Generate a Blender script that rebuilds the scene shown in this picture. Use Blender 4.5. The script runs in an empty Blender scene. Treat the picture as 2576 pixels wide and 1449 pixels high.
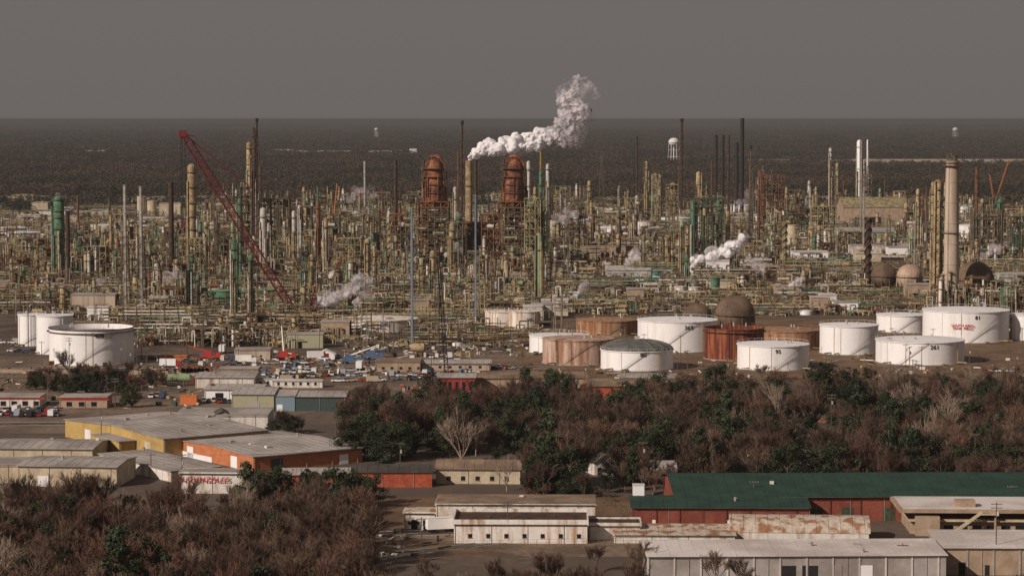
import bpy, math, random, time
from mathutils import Vector, Matrix
T0=time.time()
R=random.Random(11)
sin,cos,pi,rad=math.sin,math.cos,math.pi,math.radians
sc=bpy.context.scene
COL=sc.collection
# ------------------------------------------------------------------ survey helpers (photo sight-lines -> ground plan in metres)
H=105.0; F=6500.0; CX=1288.0; CY=724.5; TL=math.atan((CY-300)/F); st,ct=sin(TL),cos(TL)
def ray(px,py):
    u=(px-CX)/F; v=(CY-py)/F
    return (u, v*st+ct, v*ct-st)
def G(px,py,z=0.0):
    a,b,c=ray(px,py); s=(z-H)/c
    return (a*s,b*s)
def Z(py,Y):
    a,b,c=ray(CX,py); return H+c/b*Y
def M(w,Y): return w*Y/F
def PX(x,y,z=0.0):
    dz=z-H; f=y*ct-dz*st; up=y*st+dz*ct
    return (CX+F*x/f, CY-F*up/f)
# ------------------------------------------------------------------ materials
MATS={}
def mat(name,col,col2=None,rough=.75,scale=.25,stretch=(1,1,1),lo=.42,hi=.6,var=.25,vs=1.3,metal=0.0,rnd=0.0):
    m=bpy.data.materials.new(name); m.use_nodes=True; nt=m.node_tree; N=nt.nodes; L=nt.links
    b=N['Principled BSDF']; b.inputs['Roughness'].default_value=rough; b.inputs['Metallic'].default_value=metal
    try: b.inputs['Specular IOR Level'].default_value=.25
    except: pass
    g=N.new('ShaderNodeNewGeometry'); src=g.outputs['Position']
    mp=N.new('ShaderNodeMapping'); mp.inputs['Scale'].default_value=stretch; L.new(src,mp.inputs['Vector'])
    rgb=N.new('ShaderNodeRGB'); rgb.outputs[0].default_value=(*col,1); base=rgb.outputs[0]
    if col2:
        n=N.new('ShaderNodeTexNoise'); n.inputs['Scale'].default_value=scale; n.inputs['Detail'].default_value=4
        L.new(mp.outputs[0],n.inputs['Vector'])
        mr=N.new('ShaderNodeMapRange'); mr.inputs['From Min'].default_value=lo; mr.inputs['From Max'].default_value=hi
        L.new(n.outputs['Fac'],mr.inputs['Value'])
        mx=N.new('ShaderNodeMixRGB'); L.new(mr.outputs[0],mx.inputs[0]); L.new(base,mx.inputs[1]); mx.inputs[2].default_value=(*col2,1)
        base=mx.outputs[0]
    if var:
        n=N.new('ShaderNodeTexNoise'); n.inputs['Scale'].default_value=vs; n.inputs['Detail'].default_value=3
        L.new(src,n.inputs['Vector'])
        mr=N.new('ShaderNodeMapRange'); mr.inputs['From Min'].default_value=.3; mr.inputs['From Max'].default_value=.7
        mr.inputs['To Min'].default_value=1-var; mr.inputs['To Max'].default_value=1+var
        L.new(n.outputs['Fac'],mr.inputs['Value'])
        v=mr.outputs[0]
        if rnd:
            oi=N.new('ShaderNodeObjectInfo'); m2=N.new('ShaderNodeMapRange'); m2.inputs['To Min'].default_value=1-rnd; m2.inputs['To Max'].default_value=1+rnd
            L.new(oi.outputs['Random'],m2.inputs['Value']); mm=N.new('ShaderNodeMath'); mm.operation='MULTIPLY'
            L.new(v,mm.inputs[0]); L.new(m2.outputs[0],mm.inputs[1]); v=mm.outputs[0]
        vm=N.new('ShaderNodeVectorMath'); vm.operation='SCALE'; L.new(base,vm.inputs[0]); L.new(v,vm.inputs['Scale']); base=vm.outputs[0]
    L.new(base,b.inputs['Base Color'])
    MATS[name]=m; return name
W=mat('white_tank_paint',(.82,.79,.79),(.64,.59,.54),scale=.22,stretch=(1,1,.12),lo=.52,hi=.8,var=.04,rough=.5)
WD=mat('weathered_white_paint',(.66,.61,.56),(.36,.25,.17),scale=.5,stretch=(1,1,.2),lo=.48,hi=.72,var=.12)
WR=mat('white_rust_streaked',(.74,.68,.62),(.38,.20,.10),scale=.5,stretch=(1,1,.12),lo=.48,hi=.7,var=.1)
TAN=mat('tan_insulation',(.42,.32,.185),(.25,.17,.09),scale=.3,var=.3)
OLV=mat('olive_pipework',(.33,.275,.155),(.18,.135,.075),scale=.3,var=.3)
GRN=mat('green_vessel_paint',(.085,.19,.115),(.06,.11,.065),scale=.3,var=.25)
GRD=mat('dark_green_steel',(.04,.08,.05),(.05,.055,.035),scale=.3,var=.25)
PGR=mat('pale_green_paint',(.24,.31,.18),(.19,.20,.11),scale=.3,var=.2)
TRQ=mat('turquoise_paint',(.16,.42,.36),None,var=.15)
RST=mat('rusty_steel',(.20,.085,.045),(.095,.042,.025),scale=.35,var=.35)
RS2=mat('orange_rust',(.33,.13,.062),(.12,.045,.027),scale=.22,stretch=(1,1,.45),lo=.38,hi=.6,var=.4,vs=.6)
RTK=mat('rust_tank_shell',(.30,.09,.04),(.11,.028,.018),scale=.7,stretch=(1,1,.07),lo=.4,hi=.55,var=.2)
TTK=mat('brown_tank_shell',(.38,.24,.15),(.25,.11,.055),scale=.5,stretch=(1,1,.1),lo=.4,hi=.6,var=.15)
PTK=mat('pink_rust_tank_shell',(.50,.37,.30),(.30,.15,.09),scale=.5,stretch=(1,1,.1),lo=.42,hi=.62,var=.15)
DRS=mat('dark_rust',(.085,.045,.03),(.04,.025,.02),scale=.4,var=.3)
DRK=mat('dark_steel',(.022,.02,.02),None,var=.2)
STL=mat('structural_steel',(.17,.13,.085),(.09,.062,.042),scale=.3,var=.3)
SLV=mat('silver_cladding',(.50,.47,.44),(.35,.31,.27),scale=.4,var=.15,rough=.5)
CON=mat('concrete_stack',(.50,.40,.31),(.37,.28,.21),scale=.2,stretch=(1,1,.15),var=.1)
BLU=mat('pale_blue_pole_paint',(.27,.35,.46),None,var=.1)
BLE=mat('blue_paint',(.07,.13,.24),None,var=.15)
RED=mat('crane_red_paint',(.14,.020,.022),None,var=.2)
RD2=mat('bright_red_paint',(.42,.04,.025),None,var=.1)
ORG=mat('orange_paint',(.55,.16,.05),None,var=.12)
YEL=mat('yellow_paint',(.55,.33,.07),None,var=.1)
SPH=mat('brown_sphere_shell',(.17,.115,.075),(.10,.065,.045),scale=.12,var=.15)
SPP=mat('pinkish_sphere_shell',(.48,.35,.26),(.36,.25,.18),scale=.15,var=.1)
DOM=mat('dark_dome_panels',(.085,.085,.08),(.13,.125,.115),scale=.3,var=.15,rough=.4)
BRK=mat('red_brick',(.25,.070,.044),(.18,.048,.032),scale=.3,var=.15,vs=3)
BRD=mat('brick_pilaster',(.13,.035,.025),None,var=.15)
GRF=mat('green_metal_roof',(.024,.056,.041),(.018,.042,.031),scale=.15,var=.12)
MRF=mat('light_metal_roof',(.64,.57,.54),(.47,.40,.37),scale=.06,var=.1)
GRY=mat('grey_roof_sheet',(.38,.335,.31),(.27,.23,.21),scale=.08,var=.14,vs=.6)
DGR=mat('dark_roof',(.10,.085,.075),(.06,.05,.045),scale=.1,var=.2)
TRF=mat('brown_gravel_roof',(.26,.18,.12),(.17,.115,.08),scale=.15,var=.15)
RRF=mat('rusted_white_roof',(.48,.40,.33),(.27,.135,.07),scale=.35,lo=.47,hi=.6,var=.2)
YWL=mat('yellow_wall_sheet',(.46,.31,.11),(.38,.26,.10),scale=.3,var=.1)
CRM=mat('cream_wall',(.55,.46,.33),(.44,.35,.25),scale=.3,var=.1)
OWL=mat('orange_wall_sheet',(.50,.18,.08),(.42,.15,.065),scale=.4,var=.1)
ORD=mat('orange_red_wall',(.42,.095,.045),(.32,.07,.038),scale=.3,var=.2)
RWL=mat('red_wall_sheet',(.27,.035,.03),None,var=.15)
GWL=mat('olive_grey_wall',(.36,.34,.23),None,var=.1)
BWL=mat('steel_blue_wall',(.18,.24,.29),None,var=.1)
DWL=mat('dark_teal_wall',(.05,.07,.07),None,var=.1)
TWL=mat('tan_stucco_wall',(.40,.29,.21),(.32,.23,.16),scale=.3,var=.1)
GLS=mat('dark_window_glass',(.015,.017,.02),None,var=0,rough=.2)
TYR=mat('black_rubber',(.015,.015,.015),None,var=0)
ASP=mat('asphalt',(.065,.055,.05),(.085,.07,.06),scale=.1,var=.15)
PRG=mat('process_area_ground',(.13,.09,.063),(.07,.048,.035),scale=.05,var=.3,vs=.5)
YRD=mat('yard_gravel',(.20,.14,.10),(.12,.082,.06),scale=.05,var=.25,vs=.5)
GRS=mat('dry_grass',(.18,.11,.062),(.115,.068,.042),scale=.08,var=.25,vs=.7)
KRB=mat('kerb_concrete',(.33,.28,.24),None,var=.1)
WPT=mat('road_paint_white',(.6,.56,.5),None,var=.1)
BLK=mat('black_lettering',(.02,.02,.02),None,var=0)
RLT=mat('red_lettering',(.42,.02,.02),None,var=0)
POL=mat('weathered_pole_wood',(.12,.085,.065),None,var=.2)
BRKB=mat('bark',(.19,.132,.10),(.12,.082,.06),scale=2,var=.2,rnd=.4)
BRKW=mat('pale_bark',(.36,.27,.21),(.22,.16,.12),scale=2,var=.2)
TWG=mat('bare_twigs',(.145,.092,.064),(.092,.056,.040),scale=.05,var=.3,vs=.4,rnd=.45)
TWR=mat('reddish_twigs',(.145,.076,.052),(.095,.050,.036),scale=.05,var=.3,vs=.4,rnd=.4)
LF1=mat('evergreen_leaves',(.036,.044,.018),(.016,.022,.010),scale=.35,var=.4,vs=.9,rnd=.45)
LF2=mat('pine_needles',(.042,.056,.024),(.022,.030,.015),scale=.35,var=.4,vs=.9,rnd=.3)
FAR=mat('distant_canopy',(.082,.055,.038),(.034,.034,.021),scale=.006,stretch=(1,.35,1),lo=.42,hi=.60,var=.25,vs=.02,rnd=.15)
CARP=[mat('car_paint_white',(.7,.7,.7),None,var=0,rough=.35),mat('car_paint_silver',(.38,.38,.39),None,var=0,rough=.35),mat('car_paint_black',(.03,.03,.035),None,var=0,rough=.3),mat('car_paint_red',(.30,.03,.025),None,var=0,rough=.35),mat('car_paint_blue',(.05,.075,.14),None,var=0,rough=.35),mat('car_paint_beige',(.42,.34,.25),None,var=0,rough=.35)]
# ------------------------------------------------------------------ mesh builder
CS={}
def circ(n):
    if n not in CS: CS[n]=[(cos(2*pi*i/n),sin(2*pi*i/n)) for i in range(n)]
    return CS[n]
class MB:
    def __init__(s): s.v=[];s.f=[];s.m=[];s.s=[];s.mi={};s.ml=[]
    def mid(s,m):
        if m not in s.mi: s.mi[m]=len(s.ml); s.ml.append(m)
        return s.mi[m]
    def add(s,vs,fs,m,sm=False):
        o=len(s.v); s.v.extend(vs); k=s.mid(m)
        for f in fs: s.f.append(tuple(i+o for i in f)); s.m.append(k); s.s.append(sm)
    def box(s,x,y,z,sx,sy,sz,m,a=0.0):
        hx,hy=sx/2,sy/2; c,d=cos(a),sin(a); vs=[]
        for zz in (z,z+sz):
            for (i,j) in ((-hx,-hy),(hx,-hy),(hx,hy),(-hx,hy)): vs.append((x+i*c-j*d,y+i*d+j*c,zz))
        s.add(vs,[(3,2,1,0),(4,5,6,7),(0,1,5,4),(1,2,6,5),(2,3,7,6),(3,0,4,7)],m)
    def lathe(s,x,y,pr,m,n=12,caps=True):
        C=circ(n); vs=[]; fs=[]
        for (r,z) in pr:
            for (a,b) in C: vs.append((x+a*r,y+b*r,z))
        for k in range(len(pr)-1):
            for i in range(n):
                j=(i+1)%n; fs.append((k*n+i,k*n+j,(k+1)*n+j,(k+1)*n+i))
        s.add(vs,fs,m,True)
        if caps and pr[-1][0]>.01: s.add([(x+a*pr[-1][0],y+b*pr[-1][0],pr[-1][1]) for a,b in C],[tuple(range(n))],m)
    def cyl(s,x,y,z0,z1,r,m,n=12,r2=None): s.lathe(x,y,[(r,z0),(r if r2 is None else r2,z1)],m,n)
    def tube(s,p,q,r,m,n=4,r2=None):
        p=Vector(p);q=Vector(q);d=q-p
        if d.length<1e-6: return
        d.normalize(); a=Vector((0,0,1)) if abs(d.z)<.9 else Vector((1,0,0))
        u=d.cross(a).normalized(); w=d.cross(u); C=circ(n); vs=[]; r2=r if r2 is None else r2
        for (c,rr) in ((p,r),(q,r2)):
            for (i,j) in C: vs.append(tuple(c+u*(i*rr)+w*(j*rr)))
        s.add(vs,[(i,(i+1)%n,n+(i+1)%n,n+i) for i in range(n)],m,n>4)
        if n>4: s.add([vs[i] for i in range(n)],[tuple(range(n))],m); s.add([vs[n+i] for i in range(n)],[tuple(range(n))],m)
    def sph(s,x,y,z,r,m,n=16,zs=1.0,half=False):
        k=n//2; pr=[]; a0=0 if half else -pi/2
        K=(k//2) if half else k
        for i in range(K+1):
            a=a0+(pi/2-a0)*i/K; pr.append((max(r*cos(a),.001),z+r*zs*sin(a)))
        s.lathe(x,y,pr,m,n,False)
    def ring(s,x,y,z,r0,r1,h,m,n=12):
        C=circ(n); vs=[]
        for rr,zz in ((r0,z),(r1,z),(r1,z+h),(r0,z+h)):
            for a,b in C: vs.append((x+a*rr,y+b*rr,zz))
        fs=[]
        for k in range(4):
            for i in range(n): fs.append((k*n+i,k*n+(i+1)%n,((k+1)%4)*n+(i+1)%n,((k+1)%4)*n+i))
        s.add(vs,fs,m)
    def rail(s,x,y,z,r,m,n=10,t=.05,h=1.1):
        C=circ(n)
        for i in range(n):
            a=C[i];b=C[(i+1)%n]
            s.tube((x+a[0]*r,y+a[1]*r,z+h),(x+b[0]*r,y+b[1]*r,z+h),t,m,3)
            s.tube((x+a[0]*r,y+a[1]*r,z),(x+a[0]*r,y+a[1]*r,z+h),t,m,3)
    def lattice(s,p,q,w0,w1,n,r,m,tri=False):
        p=Vector(p);q=Vector(q);d=(q-p); L=d.length; d.normalize(); a=Vector((0,0,1)) if abs(d.z)<.95 else Vector((1,0,0))
        u=d.cross(a).normalized(); w=d.cross(u)
        cs=[(1,1),(-1,1),(-1,-1),(1,-1)]
        def pt(k,c):
            t=k/n; ww=(w0+(w1-w0)*t)/2; return p+d*(L*t)+u*(c[0]*ww)+w*(c[1]*ww)
        for c in cs: s.tube(pt(0,c),pt(n,c),r,m,4)
        for k in range(n):
            for i in range(4):
                c,e=cs[i],cs[(i+1)%4]
                if (k+i)%2: c,e=e,c
                s.tube(pt(k,c),pt(k+1,e),r*.6,m,3)
                s.tube(pt(k+1,cs[i]),pt(k+1,cs[(i+1)%4]),r*.6,m,3)
    def build(s,name,origin=(0,0,0),link=True):
        me=bpy.data.meshes.new(name); ox,oy,oz=origin
        vs=s.v if origin==(0,0,0) else [(a-ox,b-oy,c-oz) for a,b,c in s.v]
        me.from_pydata(vs,[],s.f)
        for m in s.ml: me.materials.append(MATS[m])
        me.polygons.foreach_set('material_index',s.m); me.polygons.foreach_set('use_smooth',s.s); me.update()
        o=bpy.data.objects.new(name,me); o.location=origin
        if link: COL.objects.link(o)
        return o
def text(txt,loc,rot,size,m,parent=None,sx=1.0):
    c=bpy.data.curves.new('lettering','FONT'); c.body=txt; c.size=size; c.align_x='CENTER'; c.align_y='CENTER'; c.offset=size*.022; c.space_line=.85; c.space_character=1.08
    c.materials.append(MATS[m]); o=bpy.data.objects.new('lettering',c); o.location=loc; o.rotation_euler=rot; o.scale=(sx,1,1); COL.objects.link(o)
    if parent:
        bpy.context.view_layer.update()
        o.parent=parent; o.matrix_parent_inverse=parent.matrix_world.inverted()
    return o
# ------------------------------------------------------------------ camera, light, sky
cam=bpy.data.cameras.new('camera'); co=bpy.data.objects.new('camera',cam); COL.objects.link(co); sc.camera=co
co.location=(0,0,H); co.rotation_euler=(pi/2-TL,0,0); cam.sensor_width=36; cam.lens=F*36/2576; cam.clip_end=400000; cam.clip_start=1
EL,AZ=30,230
S=Vector((sin(rad(AZ))*cos(rad(EL)),cos(rad(AZ))*cos(rad(EL)),sin(rad(EL))))
sl=bpy.data.lights.new('sun','SUN'); sl.energy=4.1; sl.angle=rad(.5); sl.color=(1,.885,.775)
so=bpy.data.objects.new('sun',sl); so.rotation_euler=S.to_track_quat('Z','Y').to_euler(); so.location=(0,0,500); COL.objects.link(so)
w=bpy.data.worlds.new('World'); sc.world=w; w.use_nodes=True; N=w.node_tree.nodes; L=w.node_tree.links
bg=N['Background']; bg.inputs[1].default_value=.05
sk=N.new('ShaderNodeTexSky'); sk.sky_type='NISHITA'; sk.sun_disc=False; sk.sun_elevation=rad(EL); sk.sun_rotation=rad(AZ); sk.dust_density=3; sk.air_density=1
mx=N.new('ShaderNodeMixRGB'); mx.inputs[0].default_value=.93; mx.inputs[2].default_value=(3.2,2.83,2.74,1)
L.new(sk.outputs[0],mx.inputs[1]); L.new(mx.outputs[0],bg.inputs[0])
sc.view_settings.view_transform='Standard'; sc.view_settings.look='None'; sc.view_settings.exposure=0
# low haze layer (aerial perspective): absorbs, and its emission stands in for scattered light
hz=MB(); hz.box(0,39000,-3,160000,82000,109.5,W); ho=hz.build('haze')
hm=bpy.data.materials.new('haze_glow'); hm.use_nodes=True; n=hm.node_tree.nodes; n.clear(); l=hm.node_tree.links
out=n.new('ShaderNodeOutputMaterial'); ab=n.new('ShaderNodeVolumeAbsorption'); em=n.new('ShaderNodeEmission'); ad=n.new('ShaderNodeAddShader')
DEN=.000066; ab.inputs['Density'].default_value=DEN; ab.inputs['Color'].default_value=(0,0,0,1); em.inputs['Color'].default_value=(.105,.091,.085,1); em.inputs['Strength'].default_value=DEN
l.new(ab.outputs[0],ad.inputs[0]); l.new(em.outputs[0],ad.inputs[1]); l.new(ad.outputs[0],out.inputs['Volume'])
ho.data.materials.clear(); ho.data.materials.append(hm)
# ------------------------------------------------------------------ ground
g=MB(); g.add([(-90000,-300,0),(90000,-300,0),(90000,160000,0),(-90000,160000,0)],[(0,1,2,3)],'yard_gravel')
go=g.build('ground')
gm=bpy.data.materials.new('ground_soil'); gm.use_nodes=True; nt=gm.node_tree; N=nt.nodes; L=nt.links; b=N['Principled BSDF']; b.inputs['Roughness'].default_value=.95
ge=N.new('ShaderNodeNewGeometry')
def noise(s,d=5):
    n=N.new('ShaderNodeTexNoise'); n.inputs['Scale'].default_value=s; n.inputs['Detail'].default_value=d; L.new(ge.outputs['Position'],n.inputs['Vector']); return n.outputs['Fac']
def ramp(f,a,c):
    r=N.new('ShaderNodeMapRange'); r.inputs['From Min'].default_value=a; r.inputs['From Max'].default_value=c; L.new(f,r.inputs['Value']); return r.outputs[0]
def mixc(f,a,c):
    m=N.new('ShaderNodeMixRGB'); L.new(f,m.inputs[0])
    for i,k in ((1,a),(2,c)):
        if isinstance(k,tuple): m.inputs[i].default_value=(*k,1)
        else: L.new(k,m.inputs[i])
    return m.outputs[0]
near=mixc(ramp(noise(.02),.4,.62),(.085,.056,.040),(.14,.096,.068))
near=mixc(ramp(noise(.3),.35,.7),near,(.075,.048,.033))
far=mixc(ramp(noise(.003),.42,.6),(.062,.044,.031),(.038,.034,.022))
sx=N.new('ShaderNodeSeparateXYZ'); L.new(ge.outputs['Position'],sx.inputs[0])
L.new(mixc(ramp(sx.outputs['Y'],3000,3500),near,far),b.inputs['Base Color'])
go.data.materials.clear(); go.data.materials.append(gm)
def sheet(name,pts,m,z=.02):
    q=MB(); q.add([(x,y,z) for x,y in pts],[tuple(range(len(pts)))],m); return q.build(name)
sheet('refinery_yard_ground',[G(-60,905),G(1450,905),G(1450,800),G(2640,800),G(2640,505),G(-60,505)],PRG,.02)
sheet('works_yard_ground',[G(-60,1090),G(420,1090),G(900,1020),G(1480,990),G(1480,880),G(-60,906)],YRD,.024)
sheet('tank_farm_ground',[G(1300,960),G(2640,960),G(2640,802),G(1300,802)],GRS,.028)
sheet('grass_field',[G(940,1400),G(1640,1400),G(1640,1250),G(930,1250)],GRS,.028)
sheet('yard_pavement',[G(1330,1400),G(1640,1400),G(1640,1330),G(1000,1345)],YRD,.034)
def road(name,p,q,wd,m=ASP,z=.05):
    a=Vector((*p,0));b=Vector((*q,0)); d=(b-a).normalized(); n=Vector((-d.y,d.x,0))*wd/2
    r=MB(); r.add([tuple(a-n+Vector((0,0,z))),tuple(b-n+Vector((0,0,z))),tuple(b+n+Vector((0,0,z))),tuple(a+n+Vector((0,0,z)))],[(0,1,2,3)],m)
    for s in (-1,1): 
        r.tube(a+n*s*1.02+Vector((0,0,.08)),b+n*s*1.02+Vector((0,0,.08)),.12,KRB,4)
    L=(b-a).length; k=0
    while k<L-3:
        c=a+d*(k+1.5); r.box(c.x,c.y,z+.004,3,.15,.01,WPT,math.atan2(d.y,d.x)); k+=9
    return r.build(name,tuple(a))
road('street',G(935,1345),G(1230,1335),8)
road('street',G(-60,1068),G(640,1062),9)
road('street',G(-60,930),G(1420,925),8)
road('street',G(1500,1333),G(960,1400),5)
# ------------------------------------------------------------------ tanks
FOOT=[]
def tank(px0,px1,top,base,m=W,roof='cone',label=None,rim=None,rm=None,stair=True,name='storage_tank',dark=False):
    mid=(px0+px1)/2; xf,yf=G(mid,base); r=M((px1-px0)/2,yf); r=M((px1-px0)/2,yf+r); yc=yf+r; xc=(mid-CX)/F*yc
    h=max(Z(top,yc),2); q=MB(); n=64 if r>6 else 24
    q.lathe(xc,yc,[(r,0),(r,h)],m,n,False)
    rm=rm or m
    q.ring(xc,yc,h-.35,r-.05,r+.35,.35,rim or m,n)
    if roof=='cone': q.lathe(xc,yc,[(r,h+.02),(r*.5,h+r*.035),(.01,h+r*.065)],rm,n,False)
    elif roof=='open':
        q.lathe(xc,yc,[(r-.15,h-2.2),(.01,h-2.1)],rm,n,False); q.lathe(xc,yc,[(r-.12,h),(r-.12,h-2.3)],m,n,False)
        q.ring(xc,yc,h-1.6,r,r+1.0,.12,rim or m,n)
    elif roof=='dome':
        pr=[(r*cos(a*pi/14) if a else r,h+r*.27*sin(a*pi/14)) for a in range(7)]+[(.01,h+r*.27)]
        q.lathe(xc,yc,pr,rm,n,False)
        C=circ(16)
        for a,b in C:
            for k in range(5): q.tube((xc+a*pr[k][0],yc+b*pr[k][0],pr[k][1]+.08),(xc+a*pr[k+1][0],yc+b*pr[k+1][0],pr[k+1][1]+.08),.07,GRY,3)
        q.box(xc,yc,h+r*.27,2,2,1.2,SLV)
    if r>6:
        q.rail(xc,yc,h,r+.1,rim or m,28,.035)
        for k in range(1,int(h/2.4)): q.ring(xc,yc,k*2.4,r-.01,r+.03,.06,m,n)
        if roof!='dome':
            for k in range(3):
                a=R.random()*6.28; q.cyl(xc+cos(a)*r*.5,yc+sin(a)*r*.5,h,h+1.6,.35,SLV,8)
        if stair:
            a0=-2.2+R.random()*.9; K=int(h/.45); da=h*1.25/r/K
            for k in range(K):
                a=a0+da*k; q.box(xc+cos(a)*(r+.5),yc+sin(a)*(r+.5),h*k/K+.2,.3,.9,.08,STL,a)
                if k<K-1:
                    b=a+da; q.tube((xc+cos(a)*(r+.95),yc+sin(a)*(r+.95),h*k/K+1.1),(xc+cos(b)*(r+.95),yc+sin(b)*(r+.95),h*(k+1)/K+1.1),.05,STL,3)
        for k in range(2):
            a=-pi/2+R.uniform(-1,1); q.tube((xc+cos(a)*(r+.25),yc+sin(a)*(r+.25),0),(xc+cos(a)*(r+.25),yc+sin(a)*(r+.25),h*.95),.09,YEL if k else m,4)
        q.ring(xc,yc,0,r,r+.5,.3,KRB,n)
        for k in range(3):
            a=-pi/2+R.uniform(-.9,.9); q.tube((xc+cos(a)*r,yc+sin(a)*r,.9),(xc+cos(a)*(r+5),yc+sin(a)*(r+5),.9),.3,OLV,6)
    o=q.build(name,(xc,yc,0)); FOOT.append((xc,yc,r+3))
    for (t,lx,ly,sz,lm) in (label or []):
        yy=yf
        for _ in range(5):
            X=(lx-CX)/F*yy; s_=max(-1,min(1,(X-xc)/r)); th=math.asin(s_); yy=yc-r*cos(th)
        text(t,(xc+(r+.2)*sin(th),yc-(r+.2)*cos(th),Z(ly,yy)),(pi/2,0,th),M(sz,yy)*1.35,lm,o)
    return o
tank(121,332,822,922,W,'open',[('408',246,846,11.5,BLK)],rim=DRS,rm=GRY)
tank(88,180,792,893,W,'cone'); 
tank(42,112,790,872,W,'cone')
tank(857,1050,800,838,WR,'cone',[('370',968,818,9.5,BLK)],rm=WR)
tank(1220,1300,782,824,WR,'cone',rm=WR); tank(1280,1358,782,828,WR,'cone',[('380',1332,805,8,BLK)],rm=WR)
tank(1450,1606,803,846,TTK,'cone',rm=TTK)
tank(1605,1805,803,888,W,'cone',[('369',1734,825,11,BLK)])
tank(1332,1482,842,893,W,'cone')
tank(1365,1545,850,920,PTK,'cone',rm=PTK)
tank(1512,1695,877,935,W,'dome',[('80',1619,893,11,BLK)],rm=DOM)
tank(1774,1924,823,908,RTK,'open',rm=DRS,rim=RST)
tank(1895,2065,828,882,TTK,'cone',rm=TTK)
tank(1857,2037,864,934,W,'cone',[('95',1960,885,10,BLK)])
tank(2065,2212,816,894,W,'cone')
tank(2208,2336,790,838,W,'cone')
tank(2325,2541,778,864,W,'cone',[('81',2463,800,10,BLK),('SOUTH AREA\nTANK FIELD',2425,823,6.5,RLT)])
tank(2207,2429,853,920,W,'cone',[('261',2355,874,11,BLK)])
tank(2538,2640,790,858,W,'cone')
for a in [(0,100,584,618),(-60,60,572,600),(228,300,566,592),(305,395,568,598),(395,462,572,600),(500,560,560,584),(760,800,545,598),(875,912,534,556),(1378,1400,556,590),(1400,1440,560,585),(1440,1500,548,572),(1830,1895,516,540),(1900,1960,545,565),(2040,2110,560,585),(2412,2446,520,552),(2410,2470,566,600),(2480,2540,560,590),(2250,2330,560,588),(1660,1740,548,570),(1500,1590,572,596),(1280,1330,545,570),(1350,1420,600,625)]:
    tank(*a,m=W if R.random()<.75 else WR,stair=False)
tank(1597,1650,557,590,WD,'cone',rm=TTK,stair=False); tank(1436,1468,577,598,WD,'cone',stair=False)
for a in [(1697,1728,720,742),(1733,1763,722,744),(1252,1280,723,742),(1286,1314,723,742),(1393,1418,682,696),(1425,1450,684,698)]: tank(*a,m=WD,stair=False)
tank(1789,1812,698,734,GRN,'cone',stair=False); tank(443,520,722,760,GRN,'cone',stair=False,rm=PGR); tank(525,600,730,768,GRN,'cone',stair=False,rm=PGR); tank(604,692,728,762,GRN,'cone',stair=False,rm=PGR)
tank(1732,1756,694,716,TRQ,'cone',stair=False)
tank(345,368,494,545,CRM,'cone',stair=False); tank(370,395,505,545,CRM,'cone',stair=False)
tank(1980,2008,566,640,CRM,'cone',stair=False)
def sphere(px,cy,r,base,m,name='spherical_storage_tank'):
    x,y=G(px,base); rr=M(r,y); zc=Z(cy,y); x=(px-CX)/F*y; q=MB(); q.sph(x,y,zc,rr,m,32)
    for i in range(10):
        a=2*pi*i/10; q.tube((x+rr*.97*cos(a),y+rr*.97*sin(a),0),(x+rr*.97*cos(a),y+rr*.97*sin(a),zc),.4,m,6)
        b=2*pi*(i+1)/10; q.tube((x+rr*.97*cos(a),y+rr*.97*sin(a),.5),(x+rr*.97*cos(b),y+rr*.97*sin(b),zc*.8),.1,m,3)
    for i in range(12):
        a=2*pi*i/12
        for k in range(-5,6):
            e0=k*pi/12; e1=(k+1)*pi/12; R_=rr*1.001; q.tube((x+R_*cos(a)*cos(e0),y+R_*sin(a)*cos(e0),zc+R_*sin(e0)),(x+R_*cos(a)*cos(e1),y+R_*sin(a)*cos(e1),zc+R_*sin(e1)),.07,RST,3)
    q.ring(x,y,zc+.1,rr,rr+.9,.15,STL,24); q.rail(x,y,zc+.2,rr+.8,STL,24,.05)
    q.cyl(x,y,zc+rr-.3,zc+rr+1,1,STL,8); q.rail(x,y,zc+rr,1.6,STL,8,.06)
    FOOT.append((x,y,rr+3)); return q.build(name,(x,y,0))
sphere(1850,792,51,846,SPH); sphere(1755,800,38,838,SPH); sphere(2290,697,33,737,SPP); sphere(2455,705,48,760,SPH); sphere(2225,695,34,735,SPH)
sphere(672,568,30,606,SLV); sphere(775,570,22,606,SLV); sphere(845,700,22,730,SLV)
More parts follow.
